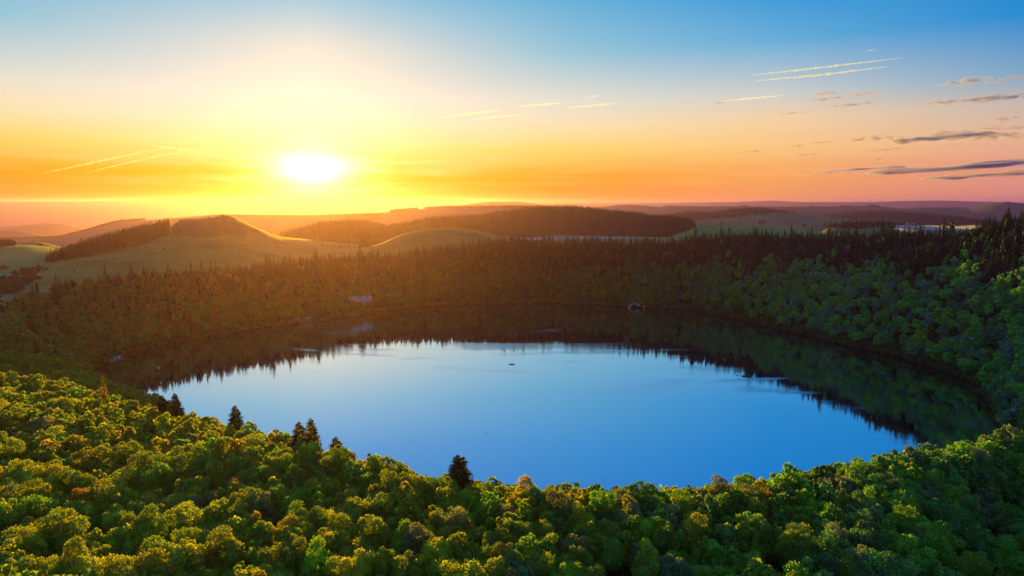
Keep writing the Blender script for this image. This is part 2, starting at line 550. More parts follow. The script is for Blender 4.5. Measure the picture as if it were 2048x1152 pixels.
def broadleaf_crown(seed, Ht, R, n_leaf, leaf, n_lobe=20, base=0.30, top_bias=1.0):
    r = np.random.default_rng(seed)
    zc = Ht * (base + 1.0) / 2
    hc = Ht * (1 - base) / 2
    i = np.arange(n_lobe) + 0.5
    z = 1 - 1.55 * i / n_lobe                     # from the top down to a little under the equator
    a = i * 2.399963 + r.uniform(0, 6.28)
    q = np.sqrt(np.clip(1 - z * z, 0, 1))
    rad = R * r.uniform(0.20, 0.46, n_lobe)
    k = r.uniform(0.48, 0.98, n_lobe)
    C = np.stack([q * np.cos(a) * (R) * k, q * np.sin(a) * R * k, zc + z * hc * np.clip(k, .6, .82)], 1)
    C += r.normal(size=C.shape) * R * 0.11
    C = np.concatenate([C, [[0, 0, zc + hc * 0.1]]]); rad = np.append(rad, R * 0.55)
    out = C - np.array([0, 0, zc - hc * 0.35])
    out /= np.linalg.norm(out, axis=1, keepdims=True) + 1e-9
    lobe_shade = r.uniform(0.78, 1.22, len(C))
    w = rad ** 2; w = w / w.sum()
    idx = r.choice(len(C), n_leaf * 2, p=w)
    D = r.normal(size=(n_leaf * 2, 3)); D /= np.linalg.norm(D, axis=1, keepdims=True)
    D = D + out[idx] * 0.55; D /= np.linalg.norm(D, axis=1, keepdims=True)
    sq = np.array([1, 1, 0.86])
    P = C[idx] + D * (rad[idx] * np.clip(r.normal(0.97, 0.15, n_leaf * 2), .55, 1.4))[:, None] * sq
    dd = np.linalg.norm((P[:, None] - C[None]) / sq, axis=2) / rad[None]
    keep = (dd < 0.62).sum(1) == 0
    P, D, idx = P[keep][:n_leaf], D[keep][:n_leaf], idx[keep][:n_leaf]
    N = D + r.normal(size=D.shape) * 0.75
    S = leaf * r.uniform(0.65, 1.3, len(P))
    sh = lobe_shade[idx] * r.uniform(0.84, 1.16, len(P))
    mb = MB()
    leaf_quads(mb, P, N, S, sh, r)
    return mb, C, zc

def broadleaf_trunk(seed, Ht, R, C):
    r = np.random.default_rng(seed + 1000)
    mb = MB()
    s = Ht / 18.0
    fork = Ht * 0.42
    bend = r.normal(size=2) * 0.25
    mb.tube([(0, 0, -1.5), (0, 0, 0.3), (bend[0], bend[1], fork * 0.6), (bend[0] * 1.5, bend[1] * 1.5, fork), (bend[0], bend[1], Ht * 0.78)],
            [0.42 * s, 0.36 * s, 0.28 * s, 0.22 * s, 0.07 * s], 7)
    for c in C[r.permutation(len(C) - 1)[:6]]:
        p0 = np.array([bend[0], bend[1], fork * r.uniform(0.75, 1.15)])
        mid = p0 * 0.5 + c * 0.5 + np.array([0, 0, -0.6])
        mb.tube([p0, mid, c], [0.15 * s, 0.10 * s, 0.04 * s], 5)
    return mb

def spruce_crown(seed, Ht, R, whorls, per_w, fine=True, base=0.12, droop=0.22, blunt=0.0, pw=0.82):
    r = np.random.default_rng(seed)
    mb = MB()
    Q, SH, T3, S3 = [], [], [], []
    for i in range(whorls):
        f = (i + r.uniform(-.25, .25)) / (whorls - 1)
        f = min(max(f, 0), 1)
        z = Ht * (base + (1 - base) * f)
        L = R * ((1 - f) ** pw) * r.uniform(0.82, 1.12) * (0.75 + 0.25 * min(1, f * 6)) + R * (0.05 + blunt * (1 - f) ** 0.2)
        n = max(4, int(per_w * (0.55 + 0.45 * (1 - f))))
        a0 = r.uniform(0, 6.28)
        for j in range(n):
            a = a0 + j * 2 * math.pi / n + r.normal() * 0.18
            Lj = L * r.uniform(0.72, 1.15)
            d = np.array([math.cos(a), math.sin(a), 0]); s = np.array([-d[1], d[0], 0])
            up = 0.10 * (f - 0.35)
            wd = (0.20 * Lj + 0.16) if fine else (0.34 * Lj + 0.22)
            sh = r.uniform(0.7, 1.3) * (0.95 + 0.1 * f)
            zz = z; z = zz + r.uniform(-.5, .5) * Ht * (1 - base) / whorls * 1.6
            p0 = np.array([0, 0, z + 0.02 * Lj])
            p1 = d * Lj * 0.55 + np.array([0, 0, z - droop * Lj * 0.35 + up * Lj])
            p2 = d * Lj + np.array([0, 0, z - droop * Lj * 0.9 + up * 2 * Lj])
            Q.append([p0, p1 - s * wd, p2, p1 + s * wd]); SH.append(sh); zn_ = zz
            if fine:                                       # sprays that hang to either side of the branch
                for q in (0.35, 0.6, 0.85):
                    b0 = d * Lj * q + np.array([0, 0, z - droop * Lj * q * 0.8 + up * Lj])
                    for sd in (-1, 1):
                        w2 = wd * (1.15 - 0.6 * q)
                        b1 = b0 + d * w2 * 0.9 + s * sd * w2 * 1.15 + np.array([0, 0, -w2 * 0.45])
                        b2 = b0 + d * w2 * 0.1 + s * sd * w2 * 0.35 + np.array([0, 0, -w2 * 0.75])
                        T3.append([b0, b1, b2]); S3.append(sh * r.uniform(0.8, 1.2))
            else:
                b2 = p1 * 0.9 + np.array([0, 0, -0.38 * wd - 0.25])
                T3.append([p1 - s * wd * .9, b2, p1 + s * wd * .9]); S3.append(sh * .9)
            z = zz
    # leader
    for j in range(3):
        a = j * 2.1
        d = np.array([math.cos(a), math.sin(a), 0])
        T3.append([d * 0.035 * R + [0, 0, Ht * 0.95], -d * 0.035 * R + [0, 0, Ht * 0.95], np.array([0, 0, Ht * 1.035])]); S3.append(1.0)
    mb.quads(np.array(Q, float), np.array(SH)); mb.tris(np.array(T3, float), np.array(S3))
    return mb

def spruce_trunk(Ht):
    mb = MB()
    mb.tube([(0, 0, -1.5), (0, 0, Ht * 0.4), (0, 0, Ht * 0.97)], [0.34 * Ht / 22, 0.22 * Ht / 22, 0.03], 6)
    return mb

# unit prototypes: every mesh is modelled at true size and shared
BL_HI, BL_LO = [], []
bl_shapes = [(17, 4.9, .26), (16, 4.4, .24), (18, 4.6, .22), (15, 5.2, .30), (17, 3.9, .20), (16, 5.6, .32), (19, 4.2, .20), (14, 4.1, .22)]
for i, (h, R, b) in enumerate(bl_shapes):
    mb, C, zc = broadleaf_crown(100 + i, h, R, 7500, 0.24, 22 + 4 * (i % 4), b)
    crown = mb.mesh('crown', M_LEAF)
    trunk = broadleaf_trunk(100 + i, h, R, C).mesh('trunk', M_BARK)
    BL_HI.append((crown, trunk, h, R))
for i, (h, R, b) in enumerate(bl_shapes[:6]):
    mb, C, zc = broadleaf_crown(200 + i, h, R * 1.1, 1500, 0.56, 20, b * .35)
    o = bpy.data.objects.new('broadleaf_shape', None)
    tb = broadleaf_trunk(200 + i, h, R, C)
    nv = mb.n
    me = mesh_np('broadleaf_shape', np.concatenate(mb.V + tb.V), mb.F + [f + nv for f in tb.F], mb.S + tb.S, [M_LEAF, M_BARK],
                 {'shade': np.concatenate(mb.A + tb.A)}, [0] * len(mb.S) + [1] * len(tb.S))
    BL_LO.append(bpy.data.objects.new('broadleaf_shape', me))
SP_HI, SP_LO, SP_FAR = [], [], []
for i, (h, R) in enumerate([(23, 5.2), (25, 4.8), (21, 5.6), (24, 4.5), (20, 5.0)]):
    SP_HI.append((spruce_crown(300 + i, h, R, 27, 13).mesh('crown', M_NEEDLE), spruce_trunk(h).mesh('trunk', M_BARK2), h, R))
for i, (h, R) in enumerate([(23, 5.4), (25, 5.0), (21, 5.6), (22, 4.8)]):
    SP_LO.append(bpy.data.objects.new('spruce_shape', spruce_crown(320 + i, h, R, 14, 8, False).mesh('spruce_shape', M_NEEDLE)))
for i, (h, R) in enumerate([(22, 4.4), (24, 4.0), (20, 4.6)]):
    SP_FAR.append(bpy.data.objects.new('spruce_shape', spruce_crown(340 + i, h, R, 8, 6, False).mesh('spruce_shape', M_NEEDLE)))
BL_FAR = []
for i, (h, R, b) in enumerate(bl_shapes[:3]):
    mb, C, zc = broadleaf_crown(240 + i, h * .85, R, 260, 1.4, 12, .12)
    BL_FAR.append(bpy.data.objects.new('broadleaf_shape', mb.mesh('broadleaf_shape', M_LEAF)))

def scatter(name, P, scl, rot, tint, protos, label, cat):
    """one object of kind stuff: a wood whose trees nobody could count"""
    n = len(P)
    me = bpy.data.meshes.new(name)
    me.vertices.add(n)
    me.vertices.foreach_set('co', np.asarray(P, np.float32).ravel())
    a = me.attributes.new('scl', 'FLOAT_VECTOR', 'POINT'); a.data.foreach_set('vector', np.asarray(scl, np.float32).ravel())
    a = me.attributes.new('rotz', 'FLOAT', 'POINT'); a.data.foreach_set('value', np.asarray(rot, np.float32))
    a = me.attributes.new('tint', 'FLOAT_COLOR', 'POINT'); a.data.foreach_set('color', np.concatenate([tint, np.ones((n, 1))], 1).astype(np.float32).ravel())
    a = me.attributes.new('pick', 'INT', 'POINT'); a.data.foreach_set('value', rng.integers(0, len(protos), n).astype(np.int32))
    o = bpy.data.objects.new(name, me)
    COL.objects.link(o)
    g = bpy.data.node_groups.new(name + '_nodes', 'GeometryNodeTree')
    g.interface.new_socket('Geometry', in_out='INPUT', socket_type='NodeSocketGeometry')
    g.interface.new_socket('Geometry', in_out='OUTPUT', socket_type='NodeSocketGeometry')
    gi, go = g.nodes.new('NodeGroupInput'), g.nodes.new('NodeGroupOutput')
    iop = g.nodes.new('GeometryNodeInstanceOnPoints')
    jn = g.nodes.new('GeometryNodeJoinGeometry')
    for p in protos:
        oi = g.nodes.new('GeometryNodeObjectInfo')
        oi.inputs['Object'].default_value = p
        oi.inputs['As Instance'].default_value = True
        g.links.new(oi.outputs['Geometry'], jn.inputs[0])
    def named(nm, typ):
        nd = g.nodes.new('GeometryNodeInputNamedAttribute'); nd.data_type = typ; nd.inputs['Name'].default_value = nm
        return nd.outputs['Attribute']
    cx = g.nodes.new('ShaderNodeCombineXYZ')
    g.links.new(named('rotz', 'FLOAT'), cx.inputs[2])
    g.links.new(gi.outputs[0], iop.inputs['Points'])
    g.links.new(jn.outputs[0], iop.inputs['Instance'])
    iop.inputs['Pick Instance'].default_value = True
    g.links.new(named('pick', 'INT'), iop.inputs['Instance Index'])
    g.links.new(cx.outputs[0], iop.inputs['Rotation'])
    g.links.new(named('scl', 'FLOAT_VECTOR'), iop.inputs['Scale'])
    g.links.new(iop.outputs[0], go.inputs[0])
    md = o.modifiers.new('trees', 'NODES'); md.node_group = g
    tag(o, label, cat, None, 'stuff')
    return o

# ------------------------------------------------------------------ ground sheet
d_list = np.concatenate([np.arange(0, 60, 5), np.arange(60, 560, 8), 560 * (24000 / 560) ** (np.linspace(0, 1, 70))])
inner = np.array([0.02, 0.25, 0.5, 0.75, 0.9, 0.96, 0.985, 0.995])
rad = np.concatenate([RG[None, :] * inner[:, None], RG[None, :] + d_list[:, None]], 0)
X = CX + rad * np.cos(TH)[None]; Y = CY + rad * np.sin(TH)[None]
Z = H(X, Y)
dd, tt = lake_d(X, Y)
nr = rad.shape[0]
idx = np.arange(nr * NT_).reshape(nr, NT_)
q = np.stack([idx[:-1, :], idx[1:, :], np.roll(idx, -1, 1)[1:, :], np.roll(idx, -1, 1)[:-1, :]], -1).reshape(-1, 4)
wood = np.where(near_w(tt) > 0.5, 1 - smooth(420, 520, np.hypot(X, Y - 100)), 1 - smooth(25, 60, dd - per(tt, DR)))
me = mesh_np('ground', np.stack([X, Y, Z], -1).reshape(-1, 3), q, np.full(len(q), 4), [M_GROUND], {'wood': wood.ravel()}, None, True)
ground = bpy.data.objects.new('ground', me); COL.objects.link(ground)
tag(ground, 'wooded crater slopes and pasture around the lake', None, None, 'structure')

# ------------------------------------------------------------------ lake
m, t, out = new_mat('lake_water')
geo = t.n('ShaderNodeNewGeometry')
mp = t.n('ShaderNodeMapping'); mp.inputs['Scale'].default_value = (1.0, 1.0, 1.0)
t.link(geo.outputs['Position'], mp.inputs[0])
n1 = t.n('ShaderNodeTexNoise'); n1.inputs['Scale'].default_value = 0.55; n1.inputs['Detail'].default_value = 4
t.link(mp.outputs[0], n1.inputs['Vector'])
mp2 = t.n('ShaderNodeMapping'); mp2.inputs['Scale'].default_value = (0.0045, 0.017, 1.0); mp2.inputs['Rotation'].default_value = (0, 0, 0.18)
t.link(geo.outputs['Position'], mp2.inputs[0])
n2 = t.n('ShaderNodeTexNoise'); n2.inputs['Scale'].default_value = 1.0; n2.inputs['Detail'].default_value = 5; n2.inputs['Distortion'].default_value = 1.4; n2.inputs['Roughness'].default_value = 0.6
t.link(mp2.outputs[0], n2.inputs['Vector'])
breeze = t.ramp(n2.outputs['Fac'], [(0.40, (0.10, 0.10, 0.10)), (0.52, (0.35, 0.35, 0.35)), (0.60, (1, 1, 1))])
n3 = t.n('ShaderNodeTexNoise'); n3.inputs['Scale'].default_value = 0.07; n3.inputs['Detail'].default_value = 3
t.link(mp.outputs[0], n3.inputs['Vector'])
b0 = t.n('ShaderNodeBump'); b0.inputs['Distance'].default_value = 0.10; b0.inputs['Strength'].default_value = 0.10
t.link(n3.outputs['Fac'], b0.inputs['Height'])
bp = t.n('ShaderNodeBump'); bp.inputs['Distance'].default_value = 0.05
t.link(t.m('MULTIPLY', breeze, 0.9), bp.inputs['Strength'])
t.link(n1.outputs['Fac'], bp.inputs['Height'])
t.link(b0.outputs[0], bp.inputs['Normal'])
gl = t.n('ShaderNodeBsdfGlossy'); gl.inputs['Roughness'].default_value = 0.035
gl.inputs['Color'].default_value = (0.74, 0.93, 1.0, 1)
rough_c = t.ramp(n2.outputs['Fac'], [(0.44, (0.025, 0.025, 0.025)), (0.56, (0.05, 0.05, 0.05)), (0.63, (0.15, 0.15, 0.15)), (0.72, (0.19, 0.19, 0.19))])
t.link(rough_c, gl.inputs['Roughness'])
t.link(bp.outputs[0], gl.inputs['Normal'])
df = t.n('ShaderNodeBsdfDiffuse'); df.inputs['Color'].default_value = (0.004, 0.012, 0.03, 1)
mx = t.n('ShaderNodeMixShader')
mx.inputs[0].default_value = 0.9
t.link(df.outputs[0], mx.inputs[1]); t.link(gl.outputs[0], mx.inputs[2])
t.link(mx.outputs[0], out.inputs['Surface'])
M_WATER = m
ring = np.stack([CX + (RG + 1.5) * np.cos(TH), CY + (RG + 1.5) * np.sin(TH), np.zeros(NT_)], 1)
V = np.concatenate([[[CX, CY, 0]], ring])
tri = np.stack([np.zeros(NT_, int), np.arange(NT_) + 1, np.roll(np.arange(NT_), -1) + 1], 1)
lake = bpy.data.objects.new('lake_water', mesh_np('lake_water', V, tri, np.full(NT_, 3), [M_WATER]))
COL.objects.link(lake)
tag(lake, 'calm round crater lake mirroring the sky', None, None, 'structure')

# ------------------------------------------------------------------ hills
HILLS = {}
def hill(name, px, D, wf, wb, mat, n_b=160, bump=2.0, wl=180, sink=6.0, trees=0.0, label=None, foot=None):
    """a hill with its skyline at distance D (number or list of (u, D)); WF and WB are the widths of its near and far slopes"""
    px = np.array(px, float)
    us = np.linspace(px[0, 0], px[-1, 0], n_b)
    vs_ = np.interp(us, px[:, 0], px[:, 1])
    Ds = np.full(n_b, float(D)) if not isinstance(D, (list, tuple)) else np.interp(us, [a for a, b in D], [b for a, b in D])
    tx, ty, tz = at_dist(us, vs_, Ds)
    bx, by = tx / Ds, ty / Ds
    s = np.concatenate([np.linspace(-1, 0, 16), np.linspace(0, 1, 9)[1:]])
    rho = Ds[None] + np.where(s[:, None] < 0, s[:, None] * wf, s[:, None] * wb)
    X, Y = bx[None] * rho, by[None] * rho
    zb = H(X, Y) - sink
    if foot is not None:
        zb = np.minimum(zb, foot)
    pr = (0.5 + 0.5 * np.cos(math.pi * s))[:, None] ** 0.9
    top = tz[None] - trees
    Zh = zb + np.maximum(top - zb, 0) * pr
    Zh = Zh + wob(X, Y, wl, 2, 6) * bump * np.sin(math.pi * np.clip(-s, 0, 1))[:, None]
    n0, n1 = X.shape
    idx = np.arange(n0 * n1).reshape(n0, n1)
    q = np.stack([idx[:-1, :-1], idx[:-1, 1:], idx[1:, 1:], idx[1:, :-1]], -1).reshape(-1, 4)
    me = mesh_np(name, np.stack([X, Y, Zh], -1).reshape(-1, 3), q, np.full(len(q), 4), [mat], None, None, True)
    o = bpy.data.objects.new(name, me); COL.objects.link(o)
    tag(o, label, None, None, 'structure')
    return dict(o=o, us=us, s=s, X=X, Y=Y, Z=Zh, rho=rho)

def hill_points(h, n, s0=-0.95, s1=0.25):
    """random points on a hill: (n,3) and their picture position"""
    fu = rng.uniform(0, 1, n) * (len(h['us']) - 1.001)
    ss = rng.uniform(s0, s1, n)
    fs = np.interp(ss, h['s'], np.arange(len(h['s'])))
    i0, j0 = fs.astype(int).clip(0, len(h['s']) - 2), fu.astype(int)
    a, b = fs - i0, fu - j0
    def lerp(A):
        return (A[i0, j0] * (1 - a) * (1 - b) + A[i0 + 1, j0] * a * (1 - b) + A[i0, j0 + 1] * (1 - a) * b + A[i0 + 1, j0 + 1] * a * b)
    P = np.stack([lerp(h['X']), lerp(h['Y']), lerp(h['Z'])], 1)
    u, v, zc = proj(P[:, 0], P[:, 1], P[:, 2])
    return P, u, v, ss

def tints(n, cols, var=0.18):
    cols = np.array(cols, float)
    c = cols[rng.integers(0, len(cols), n)]
    return np.clip(c * (1 + rng.normal(size=(n, 1)) * var) * (1 + rng.normal(size=(n, 3)) * 0.06), 0.005, 0.4)

SPRUCE_COLS = [(0.030, 0.050, 0.022), (0.036, 0.058, 0.026), (0.026, 0.046, 0.024), (0.042, 0.056, 0.024)]

def plant(name, P, protos, cols, sc=(0.8, 1.15), label='', cat='wood', sink=0.5):
    n = len(P)
    P = P.copy(); P[:, 2] -= sink
    s = rng.uniform(sc[0], sc[1], n)
    return scatter(name, P, np.stack([s, s, s * rng.uniform(0.85, 1.15, n)], 1), rng.uniform(0, 6.28, n), tints(n, cols), protos, label, cat)

BUSHY = []
# far mountains at the edge of sight
hill('distant_mountains', [(-300, 406), (0, 404), (130, 403), (240, 401), (340, 397), (400, 397.5), (500, 399), (650, 400), (800, 401), (950, 404), (1100, 407), (1300, 406), (1480, 404), (1545, 401), (1600, 404), (1750, 404), (1800, 402), (1880, 401), (1950, 403), (2050, 405), (2400, 406)],
     21500, 1800, 1500, M_FARHILL, 220, 0, 500, label='faint mountains along the horizon')
hill('pale_mountain', [(-300, 470), (-100, 456), (0, 454), (30, 453), (60, 449), (100, 446.5), (130, 448), (160, 456), (200, 466), (240, 478)], 9500, 900, 900, M_FARHILL, 90, 8, 700, label='pale rounded mountain behind the valley')
hill('pale_foothill', [(-300, 478), (-60, 464), (0, 462), (25, 459), (50, 463), (80, 470), (110, 475), (150, 482)], 7200, 700, 700, M_FARHILL, 60, 6, 600, label='lower mauve spur before the pale mountain')
hill('flat_far_hill', [(880, 418), (914, 414), (940, 408), (975, 403.5), (1040, 403.5), (1070, 407), (1100, 413), (1140, 418)], 11000, 900, 900, M_FARHILL, 60, 0, 700, label='flat-topped far hill')
h_east = hill('eastern_plateau', [(1130, 420), (1180, 415), (1230, 410.5), (1260, 409), (1290, 411), (1320, 414), (1332, 410.5), (1345, 411), (1352, 411), (1400, 412.5), (1490, 412), (1540, 413), (1700, 412.5), (1742, 410.5), (1770, 414), (1800, 417), (1900, 417), (1940, 415.5), (1960, 411), (1985, 406), (2015, 403), (2045, 408), (2075, 402), (2200, 398), (2400, 404)],
              8200, 1500, 900, M_FARHILL, 260, 6, 600, label='long blue plateau on the skyline')
h_mid = hill('mauve_ridge', [(-300, 486), (0, 480), (60, 478), (120, 476), (160, 466), (200, 454), (235, 444), (260, 442), (360, 435), (440, 428), (512, 429), (600, 429), (690, 427), (760, 425), (800, 421.5), (850, 417.5), (900, 415), (1000, 414), (1100, 414), (1200, 420), (1290, 428)],
             4600, 1300, 700, M_FARHILL, 240, 9, 420, label='long mauve ridge with fields and small woods')
h_r2 = hill('blue_wooded_ridge', [(1600, 440), (1655, 428), (1700, 421.5), (1740, 421), (1790, 422), (1850, 426), (1900, 431), (1950, 437), (1990, 443), (2050, 448), (2200, 452)], 5200, 650, 500, M_WOODFLOOR, 120, 4, 300, trees=12, label='blue wooded ridge beyond the mist')
h_r1 = hill('dark_ridge_over_fields', [(1290, 440), (1340, 430), (1380, 424), (1420, 426), (1460, 420), (1500, 417), (1530, 418), (1560, 422), (1600, 425), (1660, 430), (1720, 438), (1800, 446), (1900, 455)], 4200, 900, 500, M_GRASS_PALE, 140, 6, 260, trees=10, label='ridge with dark wood above pale fields')
h_main = hill('forested_hill', [(540, 482), (560, 474), (600, 462), (640, 450), (700, 445), (740, 448), (775, 456), (820, 448), (860, 439), (900, 437), (960, 434), (1000, 426), (1050, 420), (1100, 416), (1150, 416), (1185, 420), (1220, 425), (1270, 429), (1300, 434), (1345, 435), (1375, 440), (1388, 447), (1396, 470), (1400, 480)],
              [(540, 2150), (800, 2350), (1100, 2600), (1400, 2450)], 430, 500, M_WOODFLOOR, 240, 4, 160, sink=10, trees=11, label='long hill under dark spruce forest')
h_green = hill('green_pasture_slope', [(1330, 478), (1375, 462), (1400, 449.5), (1440, 450.5), (1480, 452), (1520, 453), (1560, 459), (1620, 464), (1700, 472), (1800, 476)], 1900, 330, 300, M_GRASS_GREEN, 70, 2, 140, label='smooth green pasture slope behind the rim')
h_knoll = hill('wooded_knoll', [(1630, 470), (1655, 456), (1680, 450), (1700, 449), (1730, 450), (1745, 448), (1775, 449), (1790, 458), (1815, 466)], 2300, 220, 200, M_GRASS_PALE, 60, 2, 120, label='small knoll under trees by the misty valley')
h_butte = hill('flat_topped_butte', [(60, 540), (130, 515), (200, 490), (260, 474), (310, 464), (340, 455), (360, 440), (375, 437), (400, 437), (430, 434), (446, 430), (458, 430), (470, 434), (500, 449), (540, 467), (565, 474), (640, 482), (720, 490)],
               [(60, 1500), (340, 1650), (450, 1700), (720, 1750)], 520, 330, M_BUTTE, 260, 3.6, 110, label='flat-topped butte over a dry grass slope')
h_mound = hill('grassy_mound', [(600, 520), (640, 506), (680, 503), (720, 500), (760, 488), (800, 470), (830, 461.5), (870, 457.5), (910, 457), (950, 459), (985, 467), (1020, 480), (1050, 500)], 1440, 190, 240, M_GRASS_DRY, 90, 1.5, 120, label='rounded grassy mound behind the rim')
h_field = hill('green_field', [(-300, 486), (-60, 489), (0, 489.5), (60, 490), (100, 494), (150, 510)], 1900, 520, 250, M_GRASS_GREEN, 60, 1, 200, label='green field beside the road')
h_field2 = hill('far_field', [(-60, 500), (20, 492), (50, 484), (75, 483), (100, 488), (140, 500)], 2300, 200, 200, M_GRASS_DRY, 40, 1, 200, label='small sunlit field beyond the hedge')

# woods that read as one mass
P, u, v, s = hill_points(h_main, 24000, -0.97, 0.3)
P = P[u > 560 - 0]
plant('spruce_forest', P, SP_FAR, SPRUCE_COLS, (0.75, 1.1), 'dark spruce forest over the whole of the long hill')
P, u, v, s = hill_points(h_r1, 16000, -0.75, 0.3)
lim = np.interp(u, [1290, 1400, 1450, 1500, 1560, 1650, 1720, 1800, 1900], [447, 441, 437, 431, 426, 432, 440, 452, 460])
P = P[v < lim]
plant('ridge_wood', P, SP_FAR, SPRUCE_COLS, (0.7, 1.0), 'dark wood along the top of the ridge over pale fields')
P, u, v, s = hill_points(h_r2, 9000, -0.95, 0.3)
plant('ridge_wood', P, SP_FAR, SPRUCE_COLS, (0.7, 1.0), 'wood covering the blue ridge beyond the misty valley')
P, u, v, s = hill_points(h_butte, 16000, -0.95, 0.2)
lo = np.interp(u, [30, 60, 120, 180, 240, 300, 340], [534, 530, 522, 512, 500, 484, 465])
hi = np.interp(u, [30, 60, 100, 200, 300, 340], [515, 495, 482, 478, 462, 452])
k = (u > 36) & (u < 340) & (v < lo)
plant('butte_wood', P[k], SP_FAR, [(0.055, 0.05, 0.02), (0.07, 0.055, 0.022), (0.045, 0.05, 0.02)], (0.65, 1.0), 'belt of reddish conifers along the flank of the butte')
k = (s > -0.25) & (u > 335) & (u < 480) & (rng.uniform(0, 1, len(u)) < 0.02)
plant('butte_scrub', P[k], BL_FAR, [(0.05, 0.05, 0.02)], (0.12, 0.25), 'scattered scrub on the top of the butte')
def scatter_bushes(h, n, lines, label, s0, s1, sc):
    P, u, v, ss = hill_points(h, n, s0, s1)
    on = np.zeros(len(u), bool)
    for (ua, va, ub, vb, wd) in lines:
        f = np.clip((u - ua) / (ub - ua), 0, 1)
        on |= (np.abs(v - (va + (vb - va) * f)) < wd) & (u > ua) & (u < ub)
    on |= rng.uniform(0, 1, len(u)) < 0.004
    plant('hedge_bushes', P[on], BL_FAR, [(0.05, 0.06, 0.02), (0.06, 0.06, 0.022)], sc, label, 'bushes')
scatter_bushes(h_butte, 9000, [(150, 528, 330, 505, .5), (300, 500, 560, 488, .35), (230, 520, 300, 545, .5), (420, 478, 700, 496, .3)], 'thin hedges and bushes on the grass below the butte', -0.95, 0.0, (0.10, 0.26))
scatter_bushes(h_r1, 9000, [(1420, 447, 1560, 442, .35), (1540, 452, 1720, 449, .35), (1470, 436, 1600, 446, .3)], 'hedges in the pale fields under the dark ridge', -0.95, 0.0, (0.2, 0.5))
scatter_bushes(h_mid, 14000, [(300, 446, 420, 440, .5), (460, 436, 620, 434, .4), (760, 440, 900, 428, .4), (880, 426, 1010, 424, .3)], 'hedges across the mauve ridge', -0.9, 0.0, (0.3, 0.7))
P, u, v, s = hill_points(h_knoll, 1500, -0.9, 0.2)
plant('knoll_wood', P[(v < 458) & (rng.uniform(0, 1, len(u)) < .5)], BL_FAR, [(0.05, 0.06, 0.025), (0.06, 0.06, 0.03)], (0.55, 0.9), 'trees on the small knoll by the misty valley')
P, u, v, s = hill_points(h_mid, 60000, -0.6, 0.1)
k = ((u > 692) & (u < 762) & (s > -0.42) & (s < -0.2)) | ((u > 780) & (u < 835) & (s > -0.2) & (s < 0.05)) | ((u > 850) & (u < 1100) & (s > -0.14) & (s < -0.02)) | ((u > 165) & (u < 290) & (s > -0.03)) | ((u > 0) & (u < 165) & (s > -0.02) & (s < .06))
plant('ridge_wood', P[k], BL_FAR, [(0.05, 0.05, 0.025), (0.06, 0.055, 0.03)], (0.3, 0.95), 'small woods and hedges along the mauve ridge')
P, u, v, s = hill_points(h_field, 4000, -0.2, 0.2)
k = (u < 30) & (s > -0.12) & (s < 0.1)
plant('hedge_wood', P[k], BL_FAR, [(0.04, 0.045, 0.02)], (0.6, 0.8), 'dark hedge wood at the top of the green field')
P, u, v, s = hill_points(h_east, 30000, -0.1, 0.05)
k = ((u > 1480) & (u < 1495)) | ((u > 1620) & (u < 1625)) | ((u > 1680) & (u < 1700)) | ((u > 1735) & (u < 1760)) | ((u > 1830) & (u < 1930) & (s > -.03))
k &= rng.uniform(0, 1, len(u)) < 0.45
plant('skyline_wood', P[k], BL_FAR, [(0.05, 0.055, 0.03)], (0.25, 0.75), 'thin tree belts along the far plateau skyline')

# ------------------------------------------------------------------ the crater's trees
def grid_pts(x0, x1, y0, y1, sp_):
    gx, gy = np.meshgrid(np.arange(x0, x1, sp_), np.arange(y0, y1, sp_))
    gx = gx + (np.arange(gx.shape[0]) % 2)[:, None] * sp_ * .5
    x = gx.ravel() + rng.uniform(-.36, .36, gx.size) * sp_
    y = gy.ravel() + rng.uniform(-.36, .36, gx.size) * sp_
    return x, y

def crest_e(x, y):
    return np.interp(np.arctan2(x, y), crest_b, crest_rho) - np.hypot(x, y)

CLEAR = []                       # (x, y, radius) kept free of trees
def wooded(x, y):
    d, th = lake_d(x, y)
    w = near_w(th)
    t = d / per(th, DR)
    e = crest_e(x, y)
    rho = np.hypot(x, y)
    far_ok = (d > 1.5) & (d < per(th, DR) + 26)
    near_ok = (d > 6) & (y > 40)
    ok = np.where(w > 0.5, near_ok, far_ok)
    z = H(x, y)
    u, v, zc = proj(x, y, z + 9)
    ok &= (zc > 30) & (u > -450) & (u < 2500) & (v < 1600)
    for a, b, r in CLEAR:
        ok &= np.hypot(x - a, y - b) > r
    return ok, d, th, w, t, e, z, u, v, zc

# trees singled out in the picture: (u, v of the tip, height above the crest line, radius, kind)
SPECIAL = []
def special_spot(u, v, e):
    b = math.atan2(*[float(k) for k in ray(u, v)[:2]])
    rc = float(np.interp(b, crest_b, crest_rho)) - e
    x, y = rc * math.sin(b), rc * math.cos(b)
    g = float(H(x, y))
    return x, y, g, float(at_dist(u, v, rc)[2]) - g
rock_specs = [(1272, 618, 13), (722, 612, 20), (790, 600, 12), (617, 642, 16), (236, 716, 10)]
for (u, v, r) in rock_specs:
    x, y = on_water(u, v)
    CLEAR.append((float(x), float(y), r * 0.8))
hx, hy, _ = at_dist(1347, 494, 1215.0)
CLEAR.append((float(hx), float(hy), 9)); CLEAR.append((float(hx) * .985, float(hy) * .985, 9)); CLEAR.append((float(hx) * 1.02, float(hy) * 1.02, 13))

for (u, v, e, kind) in [(918, 914, -5, 'broad'), (621, 838, -3, 'tall'), (598, 845, -2, 'tall2'), (672, 875, -4, 'small'), (470, 812, -2, 'small'), (349, 788, 0, 'dark'), (324, 792, 3, 'dark2'), (443, 858, 40, 'larch'), (205, 752, 4, 'larch2')]:
    x, y, g, h = special_spot(u, v, e)
    SPECIAL.append((x, y, g, h, kind)); CLEAR.append((x, y, 2.0))

